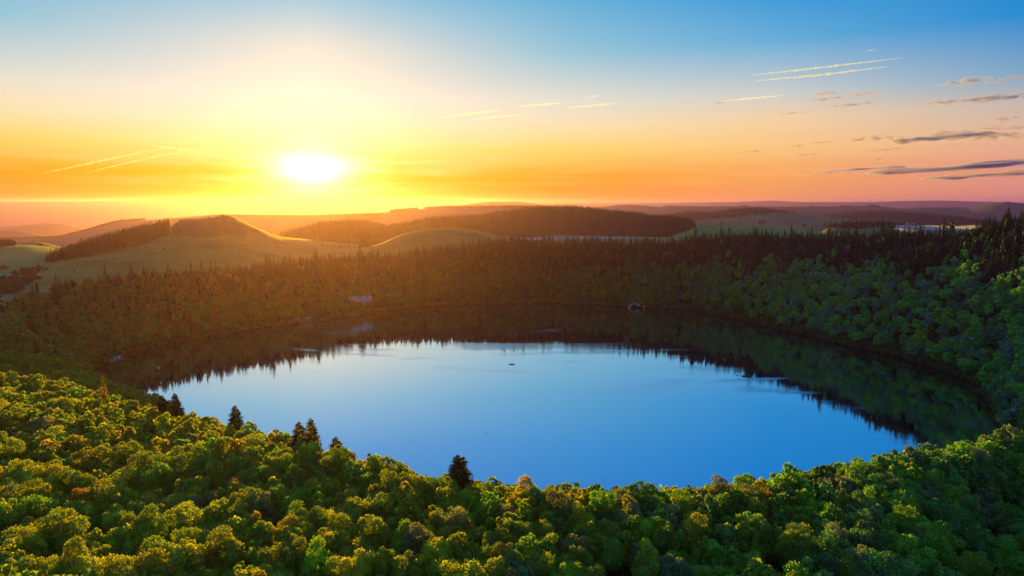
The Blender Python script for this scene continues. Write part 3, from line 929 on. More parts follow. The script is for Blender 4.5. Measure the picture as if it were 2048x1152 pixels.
# broadleaves
x, y = grid_pts(-1000, 1000, 30, 1420, 4.75)
ok, d, th, w, t_, e, z, u, v, zc = wooded(x, y)
ps = np.where(w > 0.5, 0.0, smooth(0.24, 0.56, t_ + wob(x, y, 70, 4) * 0.16 - np.interp(u, [1350, 1650, 1900, 2040], [0, 0.17, 0.12, 0.0])) * np.interp(u, [-200, 120, 380, 650], [0.02, 0.12, 0.72, 0.90]))
ps = np.where((w < .5) & (t_ > .72) & (u > 480), np.maximum(ps, .97), ps)
ok &= rng.uniform(0, 1, len(x)) > ps
# crowns are small along the crest and grow larger down the shaded slope
big = np.where(w > .5, 0.60 + smooth(18, 95, e) * np.interp(u, [500, 1300], [0.12, 0.34]), 0.86)
ok &= rng.uniform(0, 1, len(x)) < (0.61 / big) ** 1.7
# the crest thins by a tree here and there; the slope has dark gaps
gap = wob(x, y, 34, 11, 6)
ok &= ~((w > 0.5) & (gap < -0.48) & (e > 25))
sel = np.where(ok)[0]
B = dict(x=x[sel], y=y[sel], z=z[sel], u=u[sel], v=v[sel], zc=zc[sel], e=e[sel], big=big[sel], w=w[sel], d=d[sel], t=t_[sel])
nb = len(sel)
PAL_WARM = [('olive', (0.115, 0.155, 0.012)), ('golden', (0.20, 0.185, 0.012)), ('bronze', (0.175, 0.115, 0.018)), ('yellow-green', (0.15, 0.20, 0.012)), ('warm green', (0.095, 0.16, 0.013))]  # warm leaf colours for the left, standing in for flare and haze
PAL_GRN = [('green', (0.075, 0.145, 0.014)), ('dark green', (0.045, 0.10, 0.013)), ('olive green', (0.10, 0.145, 0.018)), ('bright green', (0.09, 0.19, 0.012)), ('grey-green', (0.10, 0.13, 0.045))]
PAL_TEAL = [('green', (0.05, 0.14, 0.030)), ('dark green', (0.030, 0.090, 0.028)), ('blue-green', (0.048, 0.13, 0.065)), ('bright green', (0.075, 0.19, 0.018)), ('grey-green', (0.07, 0.12, 0.06))]
p_warm = np.interp(B['u'] + rng.normal(size=nb) * 170 + np.where(B['w'] > .5, (900 - B['v']) * 0.9, 0), [250, 620, 900, 1300, 1800], [0.95, 0.72, 0.34, 0.08, 0.02])
p_warm = np.where(B['w'] > .5, p_warm, np.interp(B['u'], [0, 300, 700, 1000, 1300], [1.0, 0.95, 0.6, 0.12, 0.01]))
is_warm = rng.uniform(0, 1, nb) < p_warm
teal = (~is_warm) & (rng.uniform(0, 1, nb) < np.interp(B['u'], [900, 1400, 1800], [0.0, 0.5, 0.95]))
pick = np.array([rng.choice(5, p=[.375, .08, .005, .31, .23]) for _ in range(nb)])
far_left = (B['w'] < .5) & (B['u'] < 800)
pick = np.where(far_left & (rng.uniform(0, 1, nb) < np.interp(B['u'], [200, 700], [0.62, 0.3])), 2, pick)  # far-left leaves made bronze to paint in the flare's orange
B['tint'] = np.zeros((nb, 3)); B['cname'] = []
for i in range(nb):
    nm, c = (PAL_WARM if is_warm[i] else PAL_TEAL if teal[i] else PAL_GRN)[pick[i]]
    B['cname'].append(nm)
    B['tint'][i] = np.array(c) * (1 + rng.normal() * 0.10) * (1 + rng.normal(size=3) * 0.04)
B['tint'] *= np.where(B['w'] > .5, 1.72, np.interp(B['u'], [1100, 1600], [0.8, 2.4]) * np.interp(B['u'], [400, 900], [1.9, 1.0]))[:, None]  # far bank's left leaves also brightened in colour for the flare
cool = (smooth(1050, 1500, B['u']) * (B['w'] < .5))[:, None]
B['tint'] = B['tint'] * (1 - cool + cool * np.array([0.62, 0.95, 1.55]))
shp = rng.integers(0, len(BL_HI), nb)
scl = B['big'] * np.clip(rng.normal(1.0, 0.17, nb), 0.68, 1.45)
young = rng.uniform(0, 1, nb) < .10
scl = np.where(young, scl * 0.75, scl)
sclz = (scl * 0.30 + 0.66) * np.where(young, 0.9, 1.0)
# what shows: in the frame, near bank in front of the crest
in_frame = (B['u'] > -40) & (B['u'] < 2088) & (B['v'] < 1190) & (B['w'] > .5) & (B['e'] > -6)
size = np.array([BL_HI[k][3] for k in shp]) * scl / B['zc']
score = np.where(in_frame, size, 0)
order = np.argsort(-score)
N_IND = 298
ind = set(order[:N_IND].tolist())

SHAPE_B = ['round-headed', 'domed', 'tall domed', 'wide', 'narrow', 'low spreading', 'slender', 'small rounded']
TENTH = ['at the left end', 'a tenth across', 'two tenths across', 'three tenths across', 'four tenths across', 'halfway across', 'six tenths across', 'seven tenths across', 'eight tenths across', 'nine tenths across', 'at the right end']
def column(u):
    return TENTH[int(np.clip(round(u / 204.8), 0, 10))]
ORD = ['first', 'second', 'third', 'fourth', 'fifth', 'sixth', 'seventh', 'eighth', 'ninth', 'tenth', 'eleventh', 'twelfth']
def unique_labels(items):
    """items: list of (text, u). Things whose text is the same are told apart by their order from the left."""
    by = {}
    for i, (s_, u_) in enumerate(items):
        by.setdefault(s_, []).append((u_, i))
    out = [None] * len(items)
    for s_, lst in by.items():
        lst.sort()
        if len(lst) == 1:
            out[lst[0][1]] = s_
        else:
            for k, (_, i) in enumerate(lst):
                if len(lst) == 2:
                    ex = 'left of two' if k == 0 else 'right of two'
                elif k == 0: ex = 'leftmost'
                elif k == len(lst) - 1: ex = 'rightmost'
                elif len(lst) == 3: ex = 'middle one'
                else: ex = ORD[min(k, 11)] + ' from left'
                out[i] = s_ + ', ' + ex
    return out
def zone_b(e, v):
    if v > 1105: return 'at the bottom edge'
    if e < 14: return 'on the crest above the water'
    if e < 34: return 'behind the crest trees'
    if v > 1020: return 'low on the slope'
    return 'halfway down the slope'
ind_l = sorted(ind, key=lambda i: -score[i])
labs = unique_labels([('%s %s tree %s, %s' % (SHAPE_B[shp[i]], B['cname'][i], zone_b(B['e'][i], B['v'][i]), column(B['u'][i])), B['u'][i]) for i in ind_l])

def place_tree(name, spec, loc, s, sz, rz, tint, label, cat, group):
    o = empty(name, loc, rz)
    o.scale = (s, s, sz)
    tag(o, label, cat, group)
    c = bpy.data.objects.new('crown', spec[0]); COL.objects.link(c); c.parent = o
    c['tint'] = [float(v) for v in tint]
    k = bpy.data.objects.new('trunk', spec[1]); COL.objects.link(k); k.parent = o
    return o
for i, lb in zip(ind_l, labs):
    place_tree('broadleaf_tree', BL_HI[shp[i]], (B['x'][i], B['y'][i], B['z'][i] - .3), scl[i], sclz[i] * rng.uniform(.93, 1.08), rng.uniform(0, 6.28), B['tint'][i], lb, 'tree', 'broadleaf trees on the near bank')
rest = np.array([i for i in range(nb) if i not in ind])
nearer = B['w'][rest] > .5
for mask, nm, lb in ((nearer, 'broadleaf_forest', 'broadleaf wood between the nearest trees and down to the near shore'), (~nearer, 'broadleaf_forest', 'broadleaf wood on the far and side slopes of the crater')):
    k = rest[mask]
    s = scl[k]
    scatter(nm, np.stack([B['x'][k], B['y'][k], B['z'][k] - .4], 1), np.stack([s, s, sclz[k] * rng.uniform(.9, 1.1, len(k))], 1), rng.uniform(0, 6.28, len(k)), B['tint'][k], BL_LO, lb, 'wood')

# bushes that hang over the waterline
n = 5200
a = rng.uniform(-math.pi, math.pi, n)
q = rng.uniform(-0.6, 5.5, n)
x, y = CX + (per(a, RG) + q) * np.cos(a), CY + (per(a, RG) + q) * np.sin(a)
keep = np.ones(n, bool)
for a_, b_, r_ in CLEAR[:5]:
    keep &= np.hypot(x - a_, y - b_) > r_ * .9
x, y = x[keep], y[keep]; n = len(x)
u_, v_, zc_ = proj(x, y, np.zeros(n))
P = np.stack([x, y, np.maximum(H(x, y), 0.0) - .9], 1)
s_ = rng.uniform(0.22, 0.48, n)
gcol = np.array([(0.10, 0.17, 0.055), (0.085, 0.15, 0.07), (0.13, 0.15, 0.05)])[rng.integers(0, 3, n)]
acol = np.array([(0.20, 0.16, 0.03), (0.20, 0.13, 0.03), (0.16, 0.17, 0.03)])[rng.integers(0, 3, n)]
wa = (rng.uniform(0, 1, n) < np.interp(u_, [300, 700, 1100], [.9, .6, .1]))[:, None]
scatter('shore_bushes', P, np.stack([s_ * 1.2, s_ * 1.2, s_ * .9], 1), rng.uniform(0, 6.28, n), np.where(wa, acol, gcol) * (1 + rng.normal(size=(n, 1)) * .15), BL_FAR, 'low bushes hanging over the waterline all round the lake', 'bushes')

# spruces of the rim
x, y = grid_pts(-1000, 1000, 300, 1450, 5.6)
ok, d, th, w, t_, e, z, u, v, zc = wooded(x, y)
ps = np.where(w > 0.5, 0.0, smooth(0.24, 0.56, t_ + wob(x, y, 70, 4) * 0.16 - np.interp(u, [1350, 1650, 1900, 2040], [0, 0.17, 0.12, 0.0])) * np.interp(u, [-200, 120, 380, 650], [0.02, 0.12, 0.72, 0.90]))
ps = np.where((w < .5) & (t_ > .72) & (u > 480), np.maximum(ps, .97), ps)
ps = np.where((w < .5) & (t_ < .5), np.maximum(ps, 0.012), ps)
ok &= rng.uniform(0, 1, len(x)) < ps
sel = np.where(ok)[0]
ns_ = len(sel)
S = dict(x=x[sel], y=y[sel], z=z[sel], u=u[sel], v=v[sel], zc=zc[sel], t=t_[sel])
s_scl = np.clip(rng.normal(0.82, 0.20, ns_), 0.42, 1.3)
s_scl = np.where((S['t'] > .85) & (rng.uniform(0, 1, ns_) < .07), s_scl * 1.3, s_scl)
s_shp = rng.integers(0, len(SP_HI), ns_)
PAL_S = [('dark green', (0.034, 0.056, 0.026)), ('blackish', (0.024, 0.040, 0.022)), ('grey-green', (0.045, 0.066, 0.036)), ('brownish green', (0.058, 0.056, 0.024))]
s_pick = rng.choice(4, ns_, p=[.4, .25, .2, .15])
s_tint = np.array([np.array(PAL_S[k][1]) * (1 + rng.normal() * .1) for k in s_pick])
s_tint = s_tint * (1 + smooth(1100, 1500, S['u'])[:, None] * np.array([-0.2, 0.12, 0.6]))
in_f = (S['u'] > 0) & (S['u'] < 2048)
sc_ = np.where(in_f, s_scl / S['zc'] * np.where((S['t'] > .86) & (S['t'] < 1.08), 1.5, np.where(S['t'] > 1.08, 0.6, 1.0)), 0)
order = np.argsort(-sc_)[:290]
SHAPE_S = ['slim', 'pointed', 'broad-skirted', 'spire-like', 'short']
def zone_s(t):
    return 'on the rim skyline' if t > .84 else 'just below the rim' if t > .66 else 'halfway up the crater wall' if t > .4 else 'near the far shore'
labs = unique_labels([('%s %s spruce %s, %s' % (SHAPE_S[s_shp[i]], PAL_S[s_pick[i]][0], zone_s(S['t'][i]), column(S['u'][i])), S['u'][i]) for i in order])
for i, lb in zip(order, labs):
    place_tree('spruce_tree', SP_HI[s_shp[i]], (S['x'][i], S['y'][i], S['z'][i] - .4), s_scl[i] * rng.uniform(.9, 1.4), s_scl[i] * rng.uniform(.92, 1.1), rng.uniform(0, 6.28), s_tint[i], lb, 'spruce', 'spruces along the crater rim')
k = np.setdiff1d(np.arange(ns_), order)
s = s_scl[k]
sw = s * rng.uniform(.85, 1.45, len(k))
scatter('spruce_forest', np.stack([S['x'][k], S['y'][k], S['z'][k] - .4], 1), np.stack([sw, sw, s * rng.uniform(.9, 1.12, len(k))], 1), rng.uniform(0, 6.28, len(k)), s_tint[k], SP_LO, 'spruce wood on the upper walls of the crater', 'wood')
print('TREES', nb, ns_, int(in_frame.sum()))

# single conifers on the near bank
sp_lab = {'broad': 'lone dark broad spruce standing above the crest against the lake', 'tall': 'taller of the paired dark spruces on the crest left of the lone one',
          'tall2': 'shorter of the paired dark spruces on the crest', 'small': None, 'dark': 'dark ragged spruce at the edge of the pale water', 'dark2': 'smaller ragged spruce beside the dark one by the pale water',
          'larch': 'golden cone-shaped larch among the broadleaves on the sunlit slope', 'larch2': 'yellowish larch at the far end of the near crest'}
small_labs = ['little dark spruce top right of the paired spruces', 'little dark spruce top between the pair and the ragged spruce']
for (x0, y0, g, h, kind) in SPECIAL:
    if kind == 'broad':
        c = spruce_crown(401, h, 4.9, 30, 20, True, .12, -.22, .08, .42).mesh('crown', M_NEEDLE); tn = (0.034, 0.050, 0.022)
    elif kind.startswith('larch'):
        c = spruce_crown(402, h, 3.2, 26, 12, True, .1, .12, .02).mesh('crown', M_LEAF); tn = (0.24, 0.20, 0.025)
    else:
        c = spruce_crown(403 + len(kind), h, 4.9, 36, 15, True, .12, .04, .02, .58).mesh('crown', M_NEEDLE); tn = (0.036, 0.046, 0.020)
    lb = sp_lab[kind] or small_labs.pop(0)
    larch = kind.startswith('larch')
    place_tree('larch_tree' if larch else 'spruce_tree', (c, spruce_trunk(h).mesh('trunk', M_BARK2)), (x0, y0, g), 1, 1, 0.6, tn, lb, 'larch' if larch else 'spruce', 'larches on the near bank' if larch else 'spruces on the near bank')

# hedges and copses beyond the left rim
def copse(name, poly, rho, n, cols, sc, label, protos=BL_FAR):
    """trees standing on the ground inside a patch given by (u0,u1) and a depth range"""
    u = rng.uniform(poly[0], poly[1], n); r = rng.uniform(rho[0], rho[1], n)
    x, y, _ = at_dist(u, 500, r)
    P = np.stack([x, y, H(x, y)], 1)
    return plant(name, P, protos, cols, sc, label)

def ground_px(u, v):
    """where the sight line through a pixel meets the ground sheet"""
    x, y, dz = [float(k) for k in ray(u, v)]
    hh = math.hypot(x, y)
    r = np.linspace(300, 6000, 2000)
    zz = CAMZ + r * dz / hh
    g = H(x / hh * r, y / hh * r)
    k = np.argmax(zz < g)
    return x / hh * r[k], y / hh * r[k], float(g[k])

# ------------------------------------------------------------------ air
def volume_mat(name, col, dens, g):
    m, t, out = new_mat(name)
    pv = t.n('ShaderNodeVolumePrincipled')
    pv.inputs['Color'].default_value = tuple(col) + (1,)
    pv.inputs['Density'].default_value = dens
    pv.inputs['Anisotropy'].default_value = g
    t.link(pv.outputs[0], out.inputs['Volume'])
    return m
mb = MB()
mb.box((0, 680, (-330 + 250) / 2), (52000, 52000, 580))
haze = mb.obj('haze', volume_mat('haze_air', (0.35, 0.195, 0.88), 3.0e-5, 0.77))
tag(haze, 'pale morning haze over the whole land', None, None, 'stuff')

M_MIST = volume_mat('mist_air', (0.66, 0.72, 0.85), 0.0026, 0.3)
def lens_mesh(name, mat, seed, lx, ly, lz, sub=4, rough=0.35, fx=2.0):
    """a closed, uneven, flattened body"""
    import bmesh
    bm = bmesh.new()
    bmesh.ops.create_icosphere(bm, subdivisions=sub, radius=1.0)
    rr = np.random.default_rng(seed)
    ph = rr.uniform(0, 6.28, (9, 2)); fr = rr.uniform(0.8, 2.6, (9, 3)); fr[:, 0] *= fx
    for vtx in bm.verts:
        x, y, z = vtx.co
        n = sum(math.sin(fr[k, 0] * x * 2 + fr[k, 1] * y * 2 + fr[k, 2] * z * 2 + ph[k, 0]) for k in range(9)) / 4.0
        k = 1 + rough * n
        vtx.co = (x * lx * (1 + 0.25 * rough * n), y * ly * k, z * lz * k * max(0.25, 1 + 0.8 * n * rough) + lz * 0.35 * rough * n)
    me = bpy.data.meshes.new(name); bm.to_mesh(me); bm.free()
    me.materials.append(mat)
    o = bpy.data.objects.new(name, me); COL.objects.link(o)
    return o
def mist_bank(u0, u1, v, rho, thick, deep, seed, label):
    um = (u0 + u1) / 2
    x, y, z = [float(k) for k in at_dist(um, v, rho)]
    o = lens_mesh('mist', M_MIST, seed, abs(u1 - u0) / 2 / F * rho, deep, thick, 4, 0.25, 2.5)
    o.location = (x, y, z)
    o.rotation_euler = (0, 0, -math.atan2(x, y))
    return tag(o, label, None, None, 'stuff')
mist_bank(990, 1390, 478, 1990, 9, 90, 21, 'white mist lying along the foot of the spruce hill')
mist_bank(1770, 1985, 456, 3700, 10, 240, 22, 'white mist over the valley floor below the blue ridge')
mist_bank(1690, 1830, 462, 3000, 9, 150, 23, 'thin mist beyond the wooded knoll')
mist_bank(560, 775, 481, 2060, 6, 90, 24, 'sunlit ground mist beyond the grassy mound')

# ------------------------------------------------------------------ clouds and vapour trails, far above the haze
def cloud_mat(name, col, dens, g):
    return volume_mat(name, col, dens, g)
M_CLOUD = cloud_mat('cloud_vapour', (0.50, 0.52, 0.80), 0.0028, 0.2)
M_CLOUD_THIN = cloud_mat('thin_cloud_vapour', (0.50, 0.44, 0.60), 0.0026, 0.2)
def cloud(u, v, w, h, rho, mat, seed, label, tilt=0.0):
    x, y, z = [float(k) for k in at_dist(u, v, rho)]
    o = lens_mesh('cloud', mat, seed, w / 2 / F * rho, max(w / 9, 6) / F * rho, h / 2 / F * rho, 4, 0.75, 2.6)
    o.location = (x, y, z); o.rotation_euler = (0, tilt, -math.atan2(x, y))
    return tag(o, label, 'cloud', 'small clouds in the dawn sky')
T_ = -0.06
clouds = [
    (1928, 164, 68, 9, M_CLOUD, 'small purple cloud highest on the right, below the blue'), (1992, 163, 34, 4, M_CLOUD_THIN, 'thin wisp beside the highest purple cloud'), (2028, 155, 44, 5, M_CLOUD_THIN, 'pale wisp at the frame edge above the highest cloud'),
    (2006, 195, 104, 9, M_CLOUD, 'dark slate cloud bar at the right frame edge under the highest cloud'), (1928, 201, 60, 7, M_CLOUD, 'purple wisp trailing left from the slate bar'), (1876, 205, 44, 6, M_CLOUD_THIN, 'last faint wisp of the trail left of the slate bar'),
    (1655, 186, 46, 7, M_CLOUD_THIN, 'mauve cloudlet under the twin vapour trails'), (1650, 198, 64, 5, M_CLOUD_THIN, 'longer mauve cloudlet just below the first one under the trails'), (1722, 189, 52, 6, M_CLOUD_THIN, 'grey cloudlet to the right of the two mauve ones'), (1700, 210, 66, 6, M_CLOUD_THIN, 'grey-green wisp beneath the mauve cloudlets'),
    (1438, 206, 26, 5, M_CLOUD_THIN, 'pinkish puff at the left tip of the lone short trail'), (1580, 227, 46, 4, M_CLOUD_THIN, 'very faint grey wisp in the middle of the cream sky'),
    (2005, 238, 46, 9, M_CLOUD, 'purple cloud with flat base in the cream sky at right'), (2032, 255, 48, 8, M_CLOUD, 'purple cloud at the frame edge just below the flat-based one'), (1980, 257, 34, 5, M_CLOUD_THIN, 'faint cloudlet left of the frame-edge purple cloud'),
    (1752, 276, 66, 9, M_CLOUD, 'left lobe of the long purple cloud row'), (1812, 278, 56, 9, M_CLOUD, 'second lobe of the long purple cloud row'), (1890, 274, 140, 13, M_CLOUD, 'largest dark lobe in the long purple cloud row'), (1978, 272, 74, 12, M_CLOUD, 'lobe right of the largest in the purple cloud row'), (2042, 272, 48, 13, M_CLOUD, 'end lobe of the purple cloud row at the frame edge'), (1712, 280, 24, 8, M_CLOUD_THIN, 'small round puff leading the purple cloud row'),
    (1930, 334, 300, 9, M_CLOUD, 'long dark streak of cloud low over the pink horizon'), (2010, 327, 150, 9, M_CLOUD, 'thick right end of the low dark streak'), (1740, 337, 170, 5, M_CLOUD, 'thin tail of the low dark streak reaching left'), (1960, 351, 190, 8, M_CLOUD, 'lower parallel streak beneath the long dark one'), (1780, 348, 84, 4, M_CLOUD_THIN, 'short faint streak left of the lower parallel one'), (1640, 348, 80, 3, M_CLOUD_THIN, 'orange thread of cloud furthest left of the low streaks'),
    (1592, 292, 30, 4, M_CLOUD_THIN, 'orange cloudlet in the yellow sky, upper of a loose pair'), (1612, 309, 58, 5, M_CLOUD_THIN, 'orange cloudlet in the yellow sky, lower of a loose pair'), (1500, 303, 66, 4, M_CLOUD_THIN, 'slender orange cloud left of the loose pair'), (1410, 300, 20, 4, M_CLOUD_THIN, 'tiny orange puff furthest left in the yellow sky'), (1760, 300, 76, 3, M_CLOUD_THIN, 'thread of cloud under the purple row'), (1755, 318, 20, 8, M_CLOUD_THIN, 'small hooked puff between the row and the low streak'), (1640, 285, 46, 4, M_CLOUD_THIN, 'orange thread between the loose pair and the purple row'),
]
for i, (u, v, w, h, mt, lb) in enumerate(clouds):
    cloud(u, v, w, h * 0.62, 42000, mt, 500 + i, lb, T_ if w > 40 else 0)

def scatter_mat(name, col, dens, g):
    m, t, out = new_mat(name)
    vsn = t.n('ShaderNodeVolumeScatter')
    vsn.inputs['Color'].default_value = tuple(col) + (1,)
    vsn.inputs['Density'].default_value = dens
    vsn.inputs['Anisotropy'].default_value = g
    t.link(vsn.outputs[0], out.inputs['Volume'])
    return m
M_TRAIL = scatter_mat('vapour_trail', (0.42, 0.72, 1.0), 0.0054, 0.15)
M_TRAIL_SUN = scatter_mat('vapour_trail_faint', (0.46, 0.74, 1.0), 0.0030, 0.22)
def trail(p, w, mat, seed, label, rho=70000):
    rr = np.random.default_rng(seed)
    p = np.array(p, float)
    n = 70
    tt_ = np.linspace(0, 1, n)
    seg = np.linspace(0, 1, len(p))
    us, vs2 = np.interp(tt_, seg, p[:, 0]), np.interp(tt_, seg, p[:, 1])
    x, y, z = at_dist(us, vs2, rho)
    P = np.stack([x, y, z], 1)
    r = 0.75 * w / 2 / F * rho * np.clip(np.sin(np.pi * np.clip(tt_ * 0.94 + 0.03, 0, 1)) ** 0.55, 0.05, 1) * rr.uniform(0.6, 1.3, n)
    P[:, 2] += rr.normal(size=n) * w * .05 / F * rho
    mb = MB(); mb.tube(P - P[0], r, 8)
    o = mb.obj('vapour_trail', mat); o.location = P[0]
    return tag(o, label, 'vapour trail', 'aircraft vapour trails')
for i, (p, w, mt, lb) in enumerate([
    ([(1498, 151), (1650, 134), (1802, 116)], 5, M_TRAIL, 'longest white vapour trail, upper of the twin pair in the blue'), ([(1508, 162), (1640, 150), (1775, 133)], 5, M_TRAIL, 'lower of the twin white vapour trails in the blue'),
    ([(1729, 102), (1752, 99)], 2.5, M_TRAIL, 'tiny fresh trail above the twin trails'), ([(1440, 203), (1572, 190)], 5, M_TRAIL_SUN, 'short pinkish trail left below the twin trails'),
    ([(878, 237), (940, 227), (1002, 221)], 6, M_TRAIL_SUN, 'broad cream trail in the middle of the sky'), ([(944, 239), (1052, 228)], 5, M_TRAIL_SUN, 'thinner cream trail just under the broad middle one'), ([(1034, 213), (1124, 206)], 5, M_TRAIL_SUN, 'cream trail right of and above the middle pair'),
    ([(1130, 216), (1234, 207)], 5, M_TRAIL_SUN, 'rightmost cream trail before the blue begins'), ([(1168, 195), (1202, 191)], 3, M_TRAIL_SUN, 'small dash of trail above the rightmost cream one'), ([(788, 268), (868, 258)], 6, M_TRAIL, 'bright short trail right above the sun'), ([(854, 274), (888, 271)], 4, M_TRAIL, 'little dash below the bright short trail'), ([(698, 287), (716, 283)], 4, M_TRAIL, 'single fleck of trail close to the sun'),
    ([(80, 348), (200, 322), (335, 294)], 4.5, M_TRAIL_SUN, 'upper of two long golden trails rising at left'), ([(168, 346), (270, 322), (372, 301)], 4, M_TRAIL_SUN, 'lower of two long golden trails rising at left'), ([(300, 290), (410, 306), (520, 322)], 5, M_TRAIL_SUN, 'golden trail sloping down towards the sun'), ([(372, 304), (415, 292)], 6, M_TRAIL, 'bright knot where the golden trails cross')]):
    trail(p, w, mt, 700 + i, lb)

# ------------------------------------------------------------------ details
M_ROCK = plain_mat('pale_rock', (0.18, 0.17, 0.16), 0.95, 0.1, scale=0.6, col2=(0.50, 0.47, 0.43))
M_WHITE = plain_mat('white_paint', (0.80, 0.79, 0.76), 0.6, 0.3)
M_WALL = plain_mat('house_render', (0.38, 0.37, 0.35), 0.8, 0.2)
M_ROOF = plain_mat('slate_roof', (0.10, 0.09, 0.09), 0.7, 0.3)
M_GLASS = plain_mat('dark_glass', (0.02, 0.025, 0.03), 0.08, 0.6)
M_ASPH = plain_mat('asphalt', (0.10, 0.10, 0.105), 0.9, 0.15, scale=0.4, col2=(0.13, 0.13, 0.14))
M_TURB = plain_mat('grey_turbine_paint', (0.16, 0.15, 0.15), 0.6, 0.2)
M_HULL = plain_mat('dark_hull_paint', (0.018, 0.018, 0.022), 0.5, 0.4)
M_WOOD = plain_mat('weathered_wood', (0.05, 0.042, 0.034), 0.85, 0.15)
M_CLOTH1 = plain_mat('brown_jacket', (0.07, 0.035, 0.025), 0.9, 0.1)
M_CLOTH2 = plain_mat('navy_jacket', (0.02, 0.025, 0.045), 0.9, 0.1)
M_SKIN = plain_mat('skin', (0.40, 0.25, 0.18), 0.6, 0.3)
M_HAIR = plain_mat('dark_hair', (0.03, 0.02, 0.015), 0.8, 0.2)
M_RUBBER = plain_mat('tyre_rubber', (0.02, 0.02, 0.02), 0.9, 0.1)
M_METAL = plain_mat('grey_metal', (0.45, 0.46, 0.48), 0.4, 0.5)
M_RED = plain_mat('red_plastic', (0.45, 0.05, 0.03), 0.5, 0.3)

def rock_mesh(seed, s):
    import bmesh
    rr = np.random.default_rng(seed)
    bm = bmesh.new(); bmesh.ops.create_icosphere(bm, subdivisions=2, radius=1.0)
    pl = rr.normal(size=(7, 3)); pl /= np.linalg.norm(pl, axis=1, keepdims=True)
    cut = rr.uniform(0.55, 0.85, 7)
    for vt in bm.verts:
        p = np.array(vt.co)
        for k in range(7):
            q = p @ pl[k]
            if q > cut[k]: p = p - pl[k] * (q - cut[k])
        vt.co = tuple(p * np.array(s) * (1 + rr.normal() * 0.05))
    me = bpy.data.meshes.new('rock'); bm.to_mesh(me); bm.free(); me.materials.append(M_ROCK)
    return me
ROCKS = [rock_mesh(900 + i, (1.0, 0.8, 0.9)) for i in range(5)]
def outcrop(name, u, v, w, h, n, seed, label, cat, group=None):
    rr = np.random.default_rng(seed)
    x, y = [float(k) for k in on_water(u, v)]
    a = math.atan2(x - CX, y - CY)
    root = empty(name, (x, y, 0), -a)
    tag(root, label, cat, group)
    for i in range(n):
        f = rr.uniform(0, 1) ** 0.8
        q = rr.uniform(-1, 1) * (1 - 0.55 * f)
        s = min(rr.uniform(0.06, 0.12) * w, 2.4) * (1.1 - 0.5 * f)
        o = bpy.data.objects.new('rock', ROCKS[i % 5]); COL.objects.link(o); o.parent = root
        o.location = (q * w / 2, 1.5 + f * h * 1.0 + rr.uniform(-1, 1), f * h)
        o.scale = (s * rr.uniform(.7, 1.1), s * 0.9, s * rr.uniform(0.7, 1.3)); o.rotation_euler = tuple(rr.uniform(-.5, .5, 3) + [0, 0, rr.uniform(0, 6)])
    return root
outcrop('rock_outcrop', 1272, 617, 24, 17, 34, 31, 'pale broken rock outcrop on the far shore, cone-shaped and alone', 'rocks', 'rocks on the far shore')
def rock_face(u, v, w, h, z0, seed, label, notch=0.0):
    """a pale cliff with upright ribs in the crater wall"""
    rr = np.random.default_rng(seed)
    x, y = [float(k) for k in on_water(u, v)]
    th = math.atan2(y - CY, x - CX)
    root = empty('cliff', (x + math.cos(th) * 4, y + math.sin(th) * 4, 0), th - math.pi / 2)
    tag(root, label, 'cliff', 'pale cliffs in the crater wall')
    n = int(w / 2.0)
    for i in range(n):
        q = (i + .5) / n * 2 - 1
        top = z0 + h * (1 - 0.15 * rr.uniform(0, 1)); bot = z0 + h * (abs(q) ** 1.5) * 0.55 + rr.uniform(0, .15) * h
        mb = MB()
        mb.tube([(0, 0, bot), (rr.normal() * .2, .6, (bot + top) / 2), (rr.normal() * .3, 1.6, top)], [rr.uniform(.7, 1.2), rr.uniform(.8, 1.3), rr.uniform(.4, .9)], 6)
        o = mb.obj('rock_rib', M_ROCK, root)
        o.location = (q * w / 2, rr.uniform(-.8, .8) + 4.0, 0)
    return root
rock_face(722, 629, 46, 24, 3, 41, 'largest pale ribbed cliff in the crater wall under the sun')
rock_face(793, 619, 24, 11, 12, 42, 'smaller ribbed cliff to the right of the largest')
rock_face(615, 646, 30, 6, 0.5, 43, 'low pale rock band at the water below the large cliff')
outcrop('shore_rocks', 236, 717, 34, 1.2, 26, 44, 'pale strip of rocks along the left shore of the lake', 'rocks', 'rocks on the far shore')

def house(u, v, rho, w, dpt, h, rz, label, z=None, chimney=True):
    x, y, z1 = [float(k) for k in at_dist(u, v, rho)]
    g = float(H(x, y)) if z is None else z
    root = empty('house', (x, y, g), rz)
    tag(root, label, 'house', 'white houses')
    mb = MB(); mb.box((0, 0, h / 2 - .5), (w, dpt, h + 1)); wall = mb.obj('wall', M_WALL, root)
    mb = MB(); r = dpt * .42
    mb.add([(-w / 2 - .3, -dpt / 2 - .4, h), (w / 2 + .3, -dpt / 2 - .4, h), (w / 2 + .3, dpt / 2 + .4, h), (-w / 2 - .3, dpt / 2 + .4, h), (-w / 2 - .3, 0, h + r), (w / 2 + .3, 0, h + r)],
           [(0, 1, 5, 4), (2, 3, 4, 5), (0, 4, 3), (1, 2, 5), (3, 2, 1, 0)])
    roof = mb.obj('roof', M_ROOF, root)
    if chimney:
        mb = MB(); mb.box((w * .28, 0, h + r + .3), (.8, .8, 1.8)); mb.obj('chimney', M_WHITE, roof)
    for k in (-.3, 0.05, .33):
        mb = MB(); mb.box((k * w, -dpt / 2 - .02, h * .55), (1.0, .1, 1.3)); mb.obj('window', M_GLASS, root)
    mb = MB(); mb.box((-.12 * w, -dpt / 2 - .02, 1.05), (1.0, .1, 2.1)); mb.obj('door', M_WOOD, root)
    return root
x, y, z = [float(k) for k in at_dist(1347, 497, 1215)]
house(1347, 497, 1215, 9, 6.5, 4.2, 0.2, 'white gabled house in a gap of the rim spruces', z=z - 2.5)
x, y, z = [float(k) for k in at_dist(1068, 490, 1225)]
